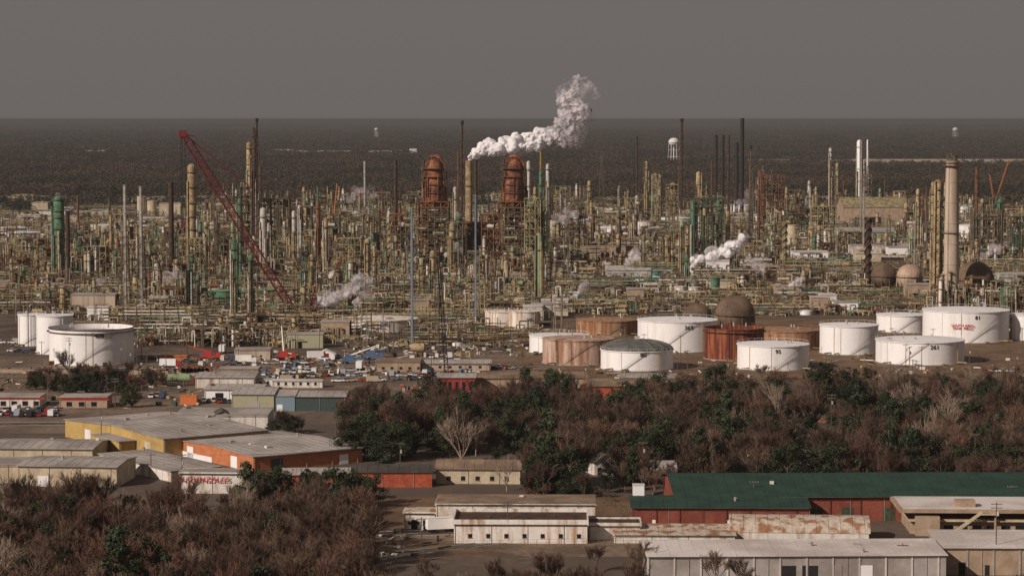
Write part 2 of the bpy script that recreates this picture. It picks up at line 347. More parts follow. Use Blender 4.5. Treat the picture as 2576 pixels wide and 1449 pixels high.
# ------------------------------------------------------------------ columns & stacks
def loc(px,base): return G(px,base)
def column(px,base,top,wd,m,plats=6,name='process_column',pm=None,pipe=None,neck=None,rails=True):
    x,y=loc(px,base); h=Z(top,y); r=max(M(wd/2,y),.35); q=MB(); pm=pm or STL
    if neck: q.lathe(x,y,[(r,0),(r,h*neck),(r*.6,h*neck+r),(r*.6,h-r*.5),(r*.35,h-.1),(.05,h)],m,14)
    else: q.lathe(x,y,[(r*1.15,0),(r,2.5),(r,h-r*.8),(r*.75,h-r*.3),(r*.3,h-.05),(.05,h)],m,14)
    for k in range(plats):
        z=h*(.18+.8*(k+R.uniform(-.25,.25)+.5)/plats)
        if z>h-.6: z=h-.6
        rr=r if not neck or z<h*neck else r*.6
        q.ring(x,y,z,rr,rr+1.1,.22,pm,10)
        if rails: q.rail(x,y,z+.2,rr+1.05,pm,8,.06)
        if R.random()<.5: q.box(x+R.choice((-1,1))*(rr+.8),y-.3,z-1,.9,.9,R.uniform(1,2.2),R.choice([STL,TAN,OLV]))
    for k in range(4):
        a=R.uniform(-pi,0) if k else -pi*.75; pr=r*R.uniform(.12,.28)+.1; zt=h*R.uniform(.5,1)
        q.tube((x+cos(a)*(r+pr+.1),y+sin(a)*(r+pr+.1),0),(x+cos(a)*(r+pr+.1),y+sin(a)*(r+pr+.1),zt),pr,pipe or R.choice([TAN,OLV,SLV,STL,m]),6)
    a=-pi*.4; 
    for s in (-.25,.25): q.tube((x+cos(a)*(r+.5)+s,y+sin(a)*(r+.5),0),(x+cos(a)*(r+.5)+s,y+sin(a)*(r+.5),h),.07,pm,3)
    if R.random()<.6: q.tube((x,y,h-.2),(x,y,h+2.5),.15,pm,5); q.tube((x,y,h+2.3),(x+r+.5,y,h+2.3),.15,pm,5); q.tube((x+r+.5,y,h+2.3),(x+r+.5,y,h*.4),.15,pm,5)
    return q.build(name,(x,y,0))
def stack(px,base,top,wd,m,w2=None,bands=3,name='smoke_stack',strake=False,tip=None,plat=None,lat=None):
    x,y=loc(px,base); h=Z(top,y); r=M(wd/2,y); r2=M((w2 or wd)/2,y); q=MB()
    q.lathe(x,y,[(r,0),(r2,h)],m,16,False); q.lathe(x,y,[(r2,h),(r2*.85,h),(r2*.85,h-3)],DRK,16)
    for k in range(bands):
        z=h*(k+1)/bands-.4; rr=r+(r2-r)*z/h; q.ring(x,y,z,rr-.02,rr+.18,.4,m,16)
    if plat:
        for t in plat:
            z=h*t; rr=r+(r2-r)*t; q.ring(x,y,z,rr,rr+1.1,.25,STL,12); q.rail(x,y,z+.2,rr+1.05,STL,10,.06)
    if tip: q.lathe(x,y,[(r2*1.5,h-3),(r2*1.6,h)],DRK,10)
    a=-2.2
    for s in (-.2,.2): q.tube((x+cos(a)*(r+.3)+s,y+sin(a)*(r+.3),0),(x+cos(a)*(r2+.3)+s,y+sin(a)*(r2+.3),h),.06,STL,3)
    if strake:
        n=14*6
        for ph in (0,2*pi/3,4*pi/3):
            vs=[]
            for i in range(n+1):
                t=i/n; z=h*(.25+.75*t); a=ph+t*2*pi*h*.75/(r*10); vs+= [(x+cos(a)*r*.98,y+sin(a)*r*.98,z),(x+cos(a)*r*1.5,y+sin(a)*r*1.5,z),(x+cos(a)*r*1.5,y+sin(a)*r*1.5,z+.35),(x+cos(a)*r*.98,y+sin(a)*r*.98,z+.35)]
            fs=[]
            for i in range(n):
                for k in range(3): fs.append((i*4+k,i*4+4+k,i*4+5+k,i*4+1+k))
            q.add(vs,fs,m)
    if lat:
        q.lattice((x,y,0),(x,y,h*lat),M(wd,y)*3.2,M(wd,y)*1.6,int(h*lat/4),.16,STL)
    return q.build(name,(x,y,0))
def mast(px,base,top,w0,w1,m,name='lattice_mast',px2=None,r=.14):
    x,y=loc(px,base); h=Z(top,y); q=MB(); x2=x+M((px2-px) if px2 else 0,y)
    q.lattice((x,y,0),(x2,y,h),M(w0,y),M(w1,y),max(6,int(h/3)),r,m); q.tube((x2,y,h-1),(x2,y,h+3),.12,m,5)
    return q.build(name,(x,y,0))
for a in [
 (150,712,492,27,GRN,8),(201,700,600,18,GRD,4),(240,690,596,16,GRD,4),(262,690,575,12,PGR,4),(484,690,412,21,TAN,6),(628,640,358,13,TAN,7),(640,642,320,9,DRS,9),(655,642,415,7,DRS,5),
 (663,690,522,17,SLV,2),(676,690,560,9,SLV,2),(740,680,530,10,SLV,3),(755,680,516,11,SLV,3),(604,720,500,11,GRN,6),(586,720,560,10,PGR,4),(520,690,560,12,OLV,4),(545,700,530,8,STL,4),
 (800,680,505,9,RST,3),(820,690,548,11,TAN,3),(590,826,600,15,GRN,5),(632,830,640,13,GRN,6),(478,795,676,17,GRN,4),(498,795,690,12,GRN,3),(764,765,676,12,GRN,4),(785,762,640,12,OLV,4),(872,790,690,8,PGR,3),(925,740,600,14,TAN,5),(941,742,618,9,TAN,2),
 (1138,700,560,16,OLV,4),(1155,690,540,12,GRN,4),(1145,670,470,10,SLV,3),(1330,640,405,11,SLV,5),(1378,640,412,10,SLV,5),(1372,690,530,12,PGR,5),(1346,650,470,9,TAN,5),(1395,640,560,7,OLV,3),
 (1225,745,640,8,TAN,2),(1273,745,655,11,TAN,1),(1290,700,620,10,PGR,3),(1482,560,455,9,TAN,5),(1625,560,406,10,TAN,4),(1648,560,435,9,OLV,5),(1660,560,440,9,TAN,5),(1692,560,460,18,OLV,5),(1757,540,432,13,TAN,2),(1777,600,460,6,GRD,3),
 (1745,660,505,15,GRN,2),(1776,660,505,15,GRD,3),(1807,660,505,15,GRN,3),(1757,660,540,8,SLV,2),(1830,640,530,8,TAN,3),(1715,700,555,12,PGR,3),(1727,720,640,10,GRN,2),(1675,690,598,15,TAN,2),(1690,690,610,9,TAN,3),(1620,690,590,8,TAN,3),(1587,620,560,8,TAN,2),
 (2088,540,372,9,SLV,9),(2105,545,410,8,OLV,5),(2161,520,352,14,W,3),(2181,520,352,4,W,1),(2172,520,400,6,SLV,5),(2357,762,452,19,TAN,9),(2344,757,458,9,OLV,7),(2308,640,475,10,TAN,5),(2318,640,500,8,RST,4),(2340,650,470,7,RST,4),
 (2470,640,500,11,OLV,6),(2485,640,520,10,GRD,5),(2515,640,500,16,GRN,6),(2500,640,512,9,GRD,5),(2370,650,560,8,GRN,3),(2545,640,540,9,TAN,4),(2060,640,568,9,TAN,3),(2040,640,570,14,TAN,3),(1942,560,448,14,STL,5),(1978,560,470,7,OLV,3),(2035,560,455,8,SLV,3),(2052,560,470,6,TAN,3),
 (2022,730,680,12,TAN,2),(1485,620,560,7,TAN,3),(1465,640,580,6,OLV,2),(1508,640,590,5,OLV,2),(1555,620,530,7,OLV,3),(890,660,560,10,OLV,4),(905,560,480,6,TAN,3),(1060,760,650,10,OLV,4),(1085,760,690,9,GRN,3),(1110,750,660,8,TAN,3),(725,620,480,8,STL,3),(700,620,490,10,STL,3),(765,600,470,8,TAN,3),
 (2005,640,570,6,OLV,3),(30,740,650,8,OLV,3),(60,740,670,10,GRN,3),(95,720,640,9,OLV,3),(120,760,690,9,TAN,3),(350,680,560,9,OLV,4),(380,700,600,9,GRN,4),(405,720,640,9,OLV,3),(440,700,590,10,GRN,4),(330,720,640,11,OLV,3),(290,720,630,8,GRN,3)]:
    column(a[0],a[1],a[2],a[3],a[4],a[5])
column(1356,778,586,18,PGR,1,rails=False); column(1360,690,432,8,GRN,3)
# secondary columns that make up the crowded skyline
rc=random.Random(77)
for i in range(190):
    px=rc.uniform(0,2576)
    if px<1450: base=rc.uniform(560,760)
    elif px<2300: base=rc.choice([rc.uniform(530,620),rc.uniform(530,690)])
    else: base=rc.uniform(540,740)
    if px<470 and base<600: base+=60
    Y_=G(px,base)[1]; hh=rc.choice([12,14,17,20,24,28,36])*rc.uniform(.8,1.2)
    if base>700: hh=min(hh,22)
    if px<470 or px>2050: hh*=.8
    top=base-hh/Y_*F
    column(px,base,top,F/Y_*rc.choice([1.1,1.5,2.1,2.8,3.6]),rc.choice([TAN,TAN,TAN,OLV,OLV,STL,RST,SLV,SLV,GRN,PGR,DRS,GRD]),rc.randint(1,6))
stack(1360,640,382,4,YEL,bands=0)
for a in [(172,725,532,11,DRS),(197,600,492,6,RST),(280,700,542,8,TAN),(265,700,590,6,TAN),(432,710,460,13,DRS),(996,640,404,8,DRS),(1153,600,380,5,RST),(1197,640,404,8,DRS),(962,560,470,4,RST),(1801,540,340,7,DRK),(1818,540,340,7,DRK),(1832,540,341,6,DRS),(1853,545,358,8,DRK),(1866,545,298,10,DRK),(2455,640,420,9,RST),(1908,620,478,8,RST),(1602,560,343,5,DRS),(1790,560,405,4,RST),(2122,560,455,5,RST),(2330,620,470,5,RST),(540,620,480,5,STL),(275,560,500,5,STL),(918,560,406,6,SLV),(2300,700,560,5,SLV),(1410,560,488,5,SLV),(1422,560,500,4,SLV)]:
    stack(*a[:5],bands=2)
stack(1180,660,404,19,TAN,17,bands=4,plat=[.75,.4]); 
stack(2392,767,405,41,CON,33,bands=7,plat=[.985,.5]) 
for a in [(317,805,466,8),(357,805,469,8)]: stack(*a,SLV,lat=.62,bands=3)
for a in [(648,640,298,5,DRS),(1163,640,304,5,DRS),(1714,560,299,6,DRS),(1888,600,366,4,STL)]: 
    stack(*a,tip=True,lat=.85,bands=0,name='flare_stack')
stack(1037,872,522,6,BLU,5,bands=0,name='light_mast'); stack(1197,818,490,5,BLU,4,bands=0,name='light_mast')
stack(2183,735,548,13,DRS,strake=True,bands=0); stack(2172,640,470,5,SLV,bands=1); stack(1973,672,556,11,OLV,strake=True,bands=0); stack(979,672,560,10,TAN,strake=True,bands=0)
stack(2165,620,356,4,SLV,bands=0)
mast(1124,942,612,9,5,DRK,px2=1101,r=.16,name='leaning_lattice_mast'); mast(1513,560,384,18,3,STL,name='flare_derrick'); mast(1100,870,610,10,8,STL)
mast(2235,640,550,10,8,STL,name='lattice_mast'); mast(1888,640,400,8,6,STL)
x,y=G(2392,767); h=Z(405,y); q=MB(); q.lattice((x-2,y-2,h),(x-2,y-2,h+4),2.5,2.5,2,.15,STL); q.cyl(x+1.5,y,h,h+3,1.4,STL,10); q.ring(x,y,h-3,4,5.6,.4,RST,16); q.rail(x,y,h-2.6,5.4,RST,12,.08); q.build('stack_top_platform',(x,y,h))
# ------------------------------------------------------------------ frames & units
PM=[TAN,TAN,TAN,OLV,OLV,OLV,STL,SLV,RST,DRS,PGR,TAN,STL,GRN,WD]
def frame(q,x,y,w_,d_,h,nx,ny,nz,m,rng,deck=.5,br=.4,t=.16,eq=True):
    xs=[x-w_/2+w_*i/nx for i in range(nx+1)]; ys=[y-d_/2+d_*i/ny for i in range(ny+1)]; zs=[h*(i)/nz for i in range(nz+1)]
    for a in xs:
        for b in ys: q.tube((a,b,0),(a,b,h),t*1.2,m,4)
    for z in zs[1:]:
        for a in xs: q.tube((a,ys[0],z),(a,ys[-1],z),t,m,4)
        for b in ys: q.tube((xs[0],b,z),(xs[-1],b,z),t,m,4)
        if rng.random()<deck: q.box(x,y,z-.05,w_*rng.uniform(.5,1),d_*.98,.12,m)
        a,b=xs[0],xs[-1]
        q.tube((a,ys[0]-.1,z+1.1),(b,ys[0]-.1,z+1.1),.06,YEL if rng.random()<.12 else m,3)
    for k in range(nz):
        for i in range(nx):
            if rng.random()<br: q.tube((xs[i],ys[0],zs[k]),(xs[i+1],ys[0],zs[k+1]),t*.8,m,3)
            if rng.random()<br*.7: q.tube((xs[i+1],ys[0],zs[k]),(xs[i],ys[0],zs[k+1]),t*.8,m,3)
        if eq:
            for _ in range(rng.randint(1,4)):
                pm=rng.choice(PM); a=rng.uniform(xs[0],xs[-1]); b=rng.uniform(ys[0],ys[-1]); dz=h/nz
                if rng.random()<.4: q.tube((a-w_*.18,b,zs[k]+dz*.45),(a+w_*.18,b,zs[k]+dz*.45),min(dz*.3,1.4),pm,8)
                else: q.cyl(a,b,zs[k],zs[k]+dz*.85,min(dz*.3,1.3),pm,8)
def vpipes(q,x,y,w_,d_,h,n,rng):
    for _ in range(n):
        a=x+rng.uniform(-w_,w_)/2; b=y+rng.uniform(-d_,d_)/2; z=h*rng.uniform(.3,1.1); m=rng.choice(PM); r=rng.uniform(.12,.42)
        q.tube((a,b,0),(a,b,z),r,m,5); c=a+rng.uniform(-3.5,3.5); q.tube((a,b,z),(c,b,z),r,m,5)
        if rng.random()<.7: q.tube((c,b,z),(c,b,z*rng.uniform(0,.6)),r,m,5)
def rack(q,x0,x1,y,z,n,rng,lev=2,wd=5):
    k=x0
    while k<x1:
        for s in (0,wd): q.tube((k,y+s,0),(k,y+s,z+lev*1.6),.18,STL,4)
        for l in range(lev): q.tube((k,y,z+l*1.6),(k,y+wd,z+l*1.6),.14,STL,4)
        k+=7
    for l in range(lev):
        for i in range(n):
            r=rng.choice([.12,.18,.25,.4]); a=x0+rng.uniform(0,.4)*(x1-x0); b=x1-rng.uniform(0,.4)*(x1-x0); m=rng.choice(PM)
            yy=y+wd*(i+.5)/n; zz=z+l*1.6+r
            if rng.random()<.45:
                c=rng.uniform(a+5,b-5) if b-a>12 else a; up=rng.uniform(1.5,4)
                for p_,q_ in (((a,yy,zz),(c,yy,zz)),((c,yy,zz),(c,yy,zz+up)),((c,yy,zz+up),(c+4,yy,zz+up)),((c+4,yy,zz+up),(c+4,yy,zz)),((c+4,yy,zz),(b,yy,zz))): q.tube(p_,q_,r,m,5)
            else: q.tube((a,yy,zz),(b,yy,zz),r,m,5)
def zone(px,py):
    if py>872: return (0,0)
    if py>795:
        if px>1400 : return (0,0)
        if px<340: return (.25,5) if px>180 and py<850 else (0,0)
        if px>850 and px<1400: return (.5,4)
        return (.9,8)
    if px>1420 and px<2340 and py>725: return (.75,5.0)
    if px>1420 and px<2340 and py>650: return (.7,8)
    if py>700: return (.95,15) if px>60 else (.6,8)
    if py>600: return (.95,22) if px<1450 else (.75,15)
    if py>540: return (.8,20) if px>480 else (.6,10)
    return (.55,19) if px>480 else (.3,8)
def unit(q,x,y,w_,d_,h,rng,lowb=0):
    t=rng.random(); sm=rng.choice([STL,STL,OLV,TAN,RST,DRS,STL])
    if rng.random()<lowb:
        hh=rng.uniform(4,8); L_=w_*rng.uniform(.7,1.1); q.box(x,y,0,L_,d_*.7,hh,rng.choice([WD,CRM,W,TWL,SLV,GWL])); q.box(x,y,hh,L_+.6,d_*.75,.4,rng.choice([GRY,MRF,GRY])); q.box(x-L_*.2,y-d_*.35-.03,0,3,.1,3,DRK); vpipes(q,x,y-d_*.45,w_,1,5,3,rng); return
    if t<.38: 
        ww=w_*rng.uniform(.4,.9); frame(q,x,y,ww,d_*.6,h*rng.uniform(.6,1.1),max(1,int(ww/5)),1,max(1,int(h/4)),sm,rng,t=.2); vpipes(q,x,y,w_,d_,h*.9,8,rng)
    elif t<.62:
        for i in range(rng.randint(2,5)):
            a=x+rng.uniform(-w_,w_)*.42; hh=h*rng.uniform(.6,1.5); r=rng.uniform(.5,1.6); m=rng.choice(PM); b=y+rng.uniform(-d_,d_)*.3
            q.lathe(a,b,[(r,0),(r,hh-r),(r*.6,hh-r*.3),(.05,hh)],m,9,False)
            for z in (.35,.7,.95): q.ring(a,b,hh*z,r,r+.9,.2,STL,7)
            q.rail(a,b,hh*.95,r+.8,STL,6,.05)
        vpipes(q,x,y,w_,d_,h,9,rng)
    elif t<.70:
        for i in range(rng.randint(1,3)):
            z=2+i*2.6; r=rng.uniform(.7,1.2); m=rng.choice(PM); q.tube((x-w_*.3,y,z),(x+w_*.2,y,z),r,m,9); q.box(x-w_*.2,y,0,.5,1.6,z,KRB); q.box(x+w_*.15,y,0,.5,1.6,z,KRB)
        vpipes(q,x,y,w_,d_,h*.8,10,rng)
    elif t<.84: vpipes(q,x,y,w_,d_,h,20,rng); frame(q,x,y,w_*.6,d_*.4,h*.6,2,1,3,sm,rng,0,.3,.16,False)
    elif t<.9:
        frame(q,x,y,w_*.8,d_*.5,h*.55,3,1,2,sm,rng,.2); q.box(x,y,h*.55,w_*.85,d_*.6,1.2,SLV if rng.random()<.4 else STL); 
        for i in range(3): q.cyl(x+w_*(i-1)*.26,y,h*.55+1.2,h*.55+2,w_*.11,OLV,10)
        vpipes(q,x,y,w_,d_,h*.8,6,rng)
    elif t<.95: q.box(x,y,0,w_*.5,d_*.6,min(h*.4,5),rng.choice([CON,WD,CRM,TWL])); q.box(x,y,min(h*.4,5),w_*.53,d_*.63,.3,GRY); vpipes(q,x,y,w_,d_,h*.7,7,rng)
    else:
        r=w_*.25; q.cyl(x,y,0,h*.45,r,rng.choice([WD,W,TAN,PGR]),18); q.lathe(x,y,[(r,h*.45),(.1,h*.45+r*.15)],WD,18,False); vpipes(q,x,y,w_,d_,h*.7,6,rng)
rg=random.Random(5)
Y=1180.0; row=0
while Y<3300:
    half=.2*Y+10; x=-half; step=Y*.0115; q=None; ox=x
    while x<half:
        w_=rg.uniform(.0075,.0135)*Y; cx=x+w_/2; px,py=PX(cx,Y); p,hm_=zone(px,py); jy=rg.uniform(-.4,.4)*step
        # plant blocks: neighbouring units vary together, with open lanes between blocks
        wv=.5+.5*sin(cx*.021+Y*.006)*cos(cx*.047-Y*.013); blk=.4+.95*wv
        if wv<.2: p*=.6
        if q is None: q=MB(); ox=cx
        if rg.random()<p and not any((cx-a)**2+(Y-b)**2<(c+w_*.6)**2 for a,b,c in FOOT): unit(q,cx,Y+jy,w_,step,hm_*rg.uniform(.4,1.0)*blk,rg,.10 if py<640 else .035)
        x+=w_
        if x-ox>w_*9 or x>=half:
            if q.v: q.build('process_unit',(ox,Y,0))
            q=None
    if row%3==0 or PX(0,Y)[1]>720:
        x=-half
        while x<half:
            ln=rg.uniform(.02,.055)*Y; mx_=x+ln/2; px,py=PX(mx_,Y); p,hm_=zone(px,py)
            if p>0 and rg.random()<(.75 if py>760 else .5) and not any(x-c<a<x+ln+c and abs(Y-b)<c for a,b,c in FOOT):
                q=MB(); rack(q,x,x+ln,Y+step*rg.uniform(.1,.7),rg.uniform(2,6) if hm_>6 else rg.uniform(1,3),5,rg,2 if hm_<6 else 3); q.build('pipe_rack',(x,Y,0))
            x+=ln+rg.uniform(2,12)
    q=None; Y+=step; row+=1
# ------------------------------------------------------------------ catalytic cracker reactors
def reactor(px,base,top,name='catalytic_cracker'):
    x,y=G(px,base); q=MB(); rg=random.Random(px); s=y/F
    zt=Z(top,y); z0=Z(515,y); r=29*s
    q.lathe(x,y,[(r*.45,z0-8),(r*.95,z0),(r,z0+3),(r,Z(458,y)),(r*.84,Z(444,y)),(r*.84,Z(420,y)),(r*.7,Z(408,y)),(r*.35,Z(400,y)),(.1,Z(398,y))],RS2,28)
    for i in range(10):
        a=-pi*rg.random(); rr_=r*1.07; zz=z0+rg.uniform(0,6); q.tube((x+rr_*cos(a),y+rr_*sin(a),zz),(x+rr_*cos(a),y+rr_*sin(a),zz+rg.uniform(6,20)),rg.uniform(.2,.55),rg.choice([RST,DRS,RS2,OLV]),6)
    for zz in (z0+2,Z(486,y),Z(465,y),Z(446,y),Z(425,y)): q.ring(x,y,zz,r*.82,r*1.14,.4,RST,20); q.rail(x,y,zz+.4,r*1.12,RST,18,.09,1.3)
    pts=[(x-3,y-1,Z(410,y)),(x-3,y-1,Z(398,y)),(x-1,y-1,Z(394,y)),(x+2,y-1,Z(394,y)),(x+5,y-1,Z(400,y)),(x+7,y-1,Z(412,y)),(x+8.3,y-1,Z(430,y)),(x+8.8,y-1,Z(520,y))]
    for a,b in zip(pts,pts[1:]): q.tube(a,b,1.3,RS2,8)
    for k,(w0,t0,t1) in enumerate([(2.3,430,400),(2.5,470,430)]):
        for a in (-1,1):
            q.lattice((x+a*r*1.05,y-r*.8,Z(t0,y)),(x+a*r*.9,y-r*.8,Z(t1,y)),1.6,1.6,4,.16,STL)
    q.lattice((x-5,y-4,Z(425,y)),(x-5,y-4,Z(391,y)),3,3,4,.18,STL); q.tube((x+2,y,Z(400,y)),(x+2,y,Z(386,y)),.2,STL,5); q.tube((x+4,y,Z(405,y)),(x+4,y,Z(390,y)),.2,STL,5)
    frame(q,x,y,r*2.6,r*2.2,z0+2,4,3,10,RST,rg,.8,.6,.5); frame(q,x+1,y-r*1.25,r*2.3,4,z0*.95,4,1,13,STL,rg,.5,.5,.3,True)
    frame(q,x-r*1.35,y-2,r*.8,6,z0*.8,2,1,9,OLV,rg,.5,.5,.25,True)
    q.lathe(x,y+2,[(r*.7,0),(r*.7,z0*.35),(r*.35,z0*.55),(r*.5,z0*.8),(r*.5,z0)],DRS,16)
    for i in range(16):
        a=x+rg.uniform(-r,r)*1.15; z1=z0*rg.uniform(.0,.5); q.tube((a,y-r*rg.uniform(.6,1.2),z1),(a,y-r*1.1,z1+z0*rg.uniform(.15,.5)),rg.uniform(.5,1.5),rg.choice([RST,RST,OLV,TAN,RS2,DRS]),8)
    for i in range(8):
        a=x+rg.uniform(-r,r)*.6; zz=z0*rg.uniform(.05,.95); q.tube((a-4,y-r*1.05,zz),(a+4,y-r*1.05,zz+rg.uniform(-1,1)),rg.uniform(.5,1.1),rg.choice([RST,RS2,TAN]),8)
    return q.build(name,(x,y,0))
reactor(1092,668,395); reactor(1292,668,393)
q=MB(); x,y=G(1192,660); frame(q,x+2,y,24,14,Z(560,y),5,2,6,RST,rg,.7,.6,.4); 
for i,(a,z) in enumerate([(-5,575),(0,560),(6,570),(11,590),(-9,600),(14,560)]): q.tube((x+a,y-8,4),(x+a,y-8,Z(z,y)),1.4,[RS2,RST,DRS,RST,DRS,RS2][i],9); q.tube((x+a,y-8,Z(z,y)),(x+a+5,y-8,Z(z,y)-3),1.4,RST,9)
q.box(x-2,y-3,0,12,8,Z(590,y),DRK); q.build('reactor_support_structure',(x,y,0))  # dark core box added inside the frame to block light showing through
def structure(px,base,top,wpx,m,nx,nz,name='steel_structure',dep=10,t=.32):
    x,y=G(px,base); q=MB(); frame(q,x,y,M(wpx,y),dep,Z(top,y),nx,2,nz,m,rg,.7,.5,t); vpipes(q,x,y,M(wpx,y),dep,Z(top,y),10,rg); return q.build(name,(x,y,0))
for a in [(1942,575,440,58,RST,4,8),(1915,570,430,14,RST,2,8),(1690,575,465,30,OLV,3,7),(1650,575,440,20,OLV,2,8),(2180,560,440,22,STL,2,6),(2262,545,482,26,TAN,3,3),(1420,600,520,40,STL,3,5),(580,690,560,60,STL,4,7),(500,700,600,40,OLV,3,6),(690,640,500,80,STL,5,6),(620,640,470,26,STL,2,8),(240,700,620,60,OLV,4,5),(880,700,600,60,OLV,4,6),(1010,700,570,50,STL,4,7),(1010,660,540,60,RST,4,7),(1340,690,500,40,OLV,3,10),(1235,690,540,46,RST,3,8),(1145,690,560,40,STL,3,7),(1530,560,520,50,STL,4,3),(1590,580,500,30,OLV,3,4),(1780,665,500,70,GRD,3,8),(2345,720,560,36,STL,3,7),(2480,660,530,70,STL,4,6),(2560,660,545,30,GRD,2,5),(2070,600,520,60,OLV,4,5),(1860,620,560,60,STL,4,4),(300,600,540,40,TAN,3,3),(60,520,490,50,TAN,3,2),(760,640,520,50,STL,4,5),(935,620,540,40,STL,3,5),(2010,560,480,24,STL,2,5),(2120,560,490,30,STL,3,4),(440,640,560,50,STL,3,5),(830,640,540,50,STL,3,6)]:
    structure(*a)
# ------------------------------------------------------------------ cranes
def crane():
    x,y=G(742,802); q=MB()
    foot=Vector((x,y,2.5)); tip=Vector((x+M(465-742,y),y,Z(338,y)))
    d=tip-foot; q.lattice(foot,foot+d*.06,1.5,3.6,3,.24,RED); q.lattice(foot+d*.06,foot+d*.96,3.6,3.4,40,.22,RED); q.lattice(foot+d*.96,tip,3.4,1.5,3,.24,RED)
    q.box(tip.x-.6,y,tip.z-1.2,3.6,2,3.2,RED); q.tube(tip,(tip.x+6,y,tip.z-1),.4,RED,5); q.cyl(tip.x-1.5,y,tip.z-2.4,tip.z-1,1,RED,8)
    top=Vector((x+M(628-742,y),y+1,Z(468,y)))
    q.tube(tip,top,.3,RED,4); q.tube(top,foot+d*.5,.14,RED,3)
    for a in (-1.6,-.9,.6): q.tube((tip.x+a,y,tip.z-1),(tip.x+a,y,Z(560,y)),.14,DRK,3)
    q.box(tip.x-.8,y,Z(572,y),2,1.2,3,RED)
    mast_base=Vector((x+8,y,3)); q.lattice(mast_base,mast_base+Vector((4,0,16)),2,1.4,6,.2,RED); q.tube(mast_base+Vector((4,0,16)),foot+d*.5,.1,DRK,3)
    q.box(x+5,y,1.6,12,5,3,RED); q.box(x+1.6,y-1.6,1.8,2.6,1.8,2.8,GLS)
    q.box(x+12.6,y,2,3,6,4,DRS)
    for sy in (-3.2,3.2):
        q.box(x+4,y+sy,.1,11,1.3,1.5,DRK)
        for i in range(6): q.tube((x-.8+i*1.9,y+sy-.8,.75),(x-.8+i*1.9,y+sy+.8,.75),.6,STL,8)
    q.build('crawler_crane',(x,y,0))
crane()
def mcrane(px,base,tx,ty,m=RD2,cm=RD2,lat=False,name='mobile_crane',t=.45,pnt=None):
    x,y=G(px,base); q=MB(); tip=(x+M(tx-px,y),y+2,Z(ty,y))
    q.box(x,y,1.1,9,2.6,1.2,m); q.box(x+3.4,y,1.2,1.9,2.4,2,m); q.box(x+4.1,y,2.1,.6,2.2,.9,GLS); q.box(x-1,y,2.3,3.5,2.2,1.6,m)
    for i in (-3.4,-2,2,3.4):
        for sy in (-1.2,1.2): q.tube((x+i,y+sy-.2,.6),(x+i,y+sy+.2,.6),.6,TYR,10)
    if lat: q.lattice((x-1,y,3),tip,1.4,1.1,16,.13,cm)
    else: q.tube((x-1,y,3.4),tip,t,cm,6,t*.6)
    q.tube(tip,(tip[0],tip[1],tip[2]-6),.08,DRK,3); q.box(tip[0],tip[1],tip[2]-7,.6,.6,1,YEL)
    for sy in (-2.8,2.8): q.tube((x-3,y+sy,.2),(x-3,y+sy,1.4),.2,m,5); q.tube((x-3,y-sy,1.3),(x-3,y+sy,1.3),.15,m,4)
    return q.build(name,(x,y,0))
mcrane(828,752,860,645,RED,RED,True); mcrane(838,620,848,462,ORG,ORG,False,t=.7); mcrane(530,905,470,870); mcrane(720,905,708,822,RD2,W,False); mcrane(885,915,950,870,BLE,W,False,name='aerial_work_platform'); mcrane(940,905,975,880,BLE,BLE,name='aerial_work_platform')
mcrane(825,650,755,565,STL,DRS,True); mcrane(2510,500,2538,400,ORG,ORG,True); mcrane(2500,500,2490,440,ORG,ORG,True)
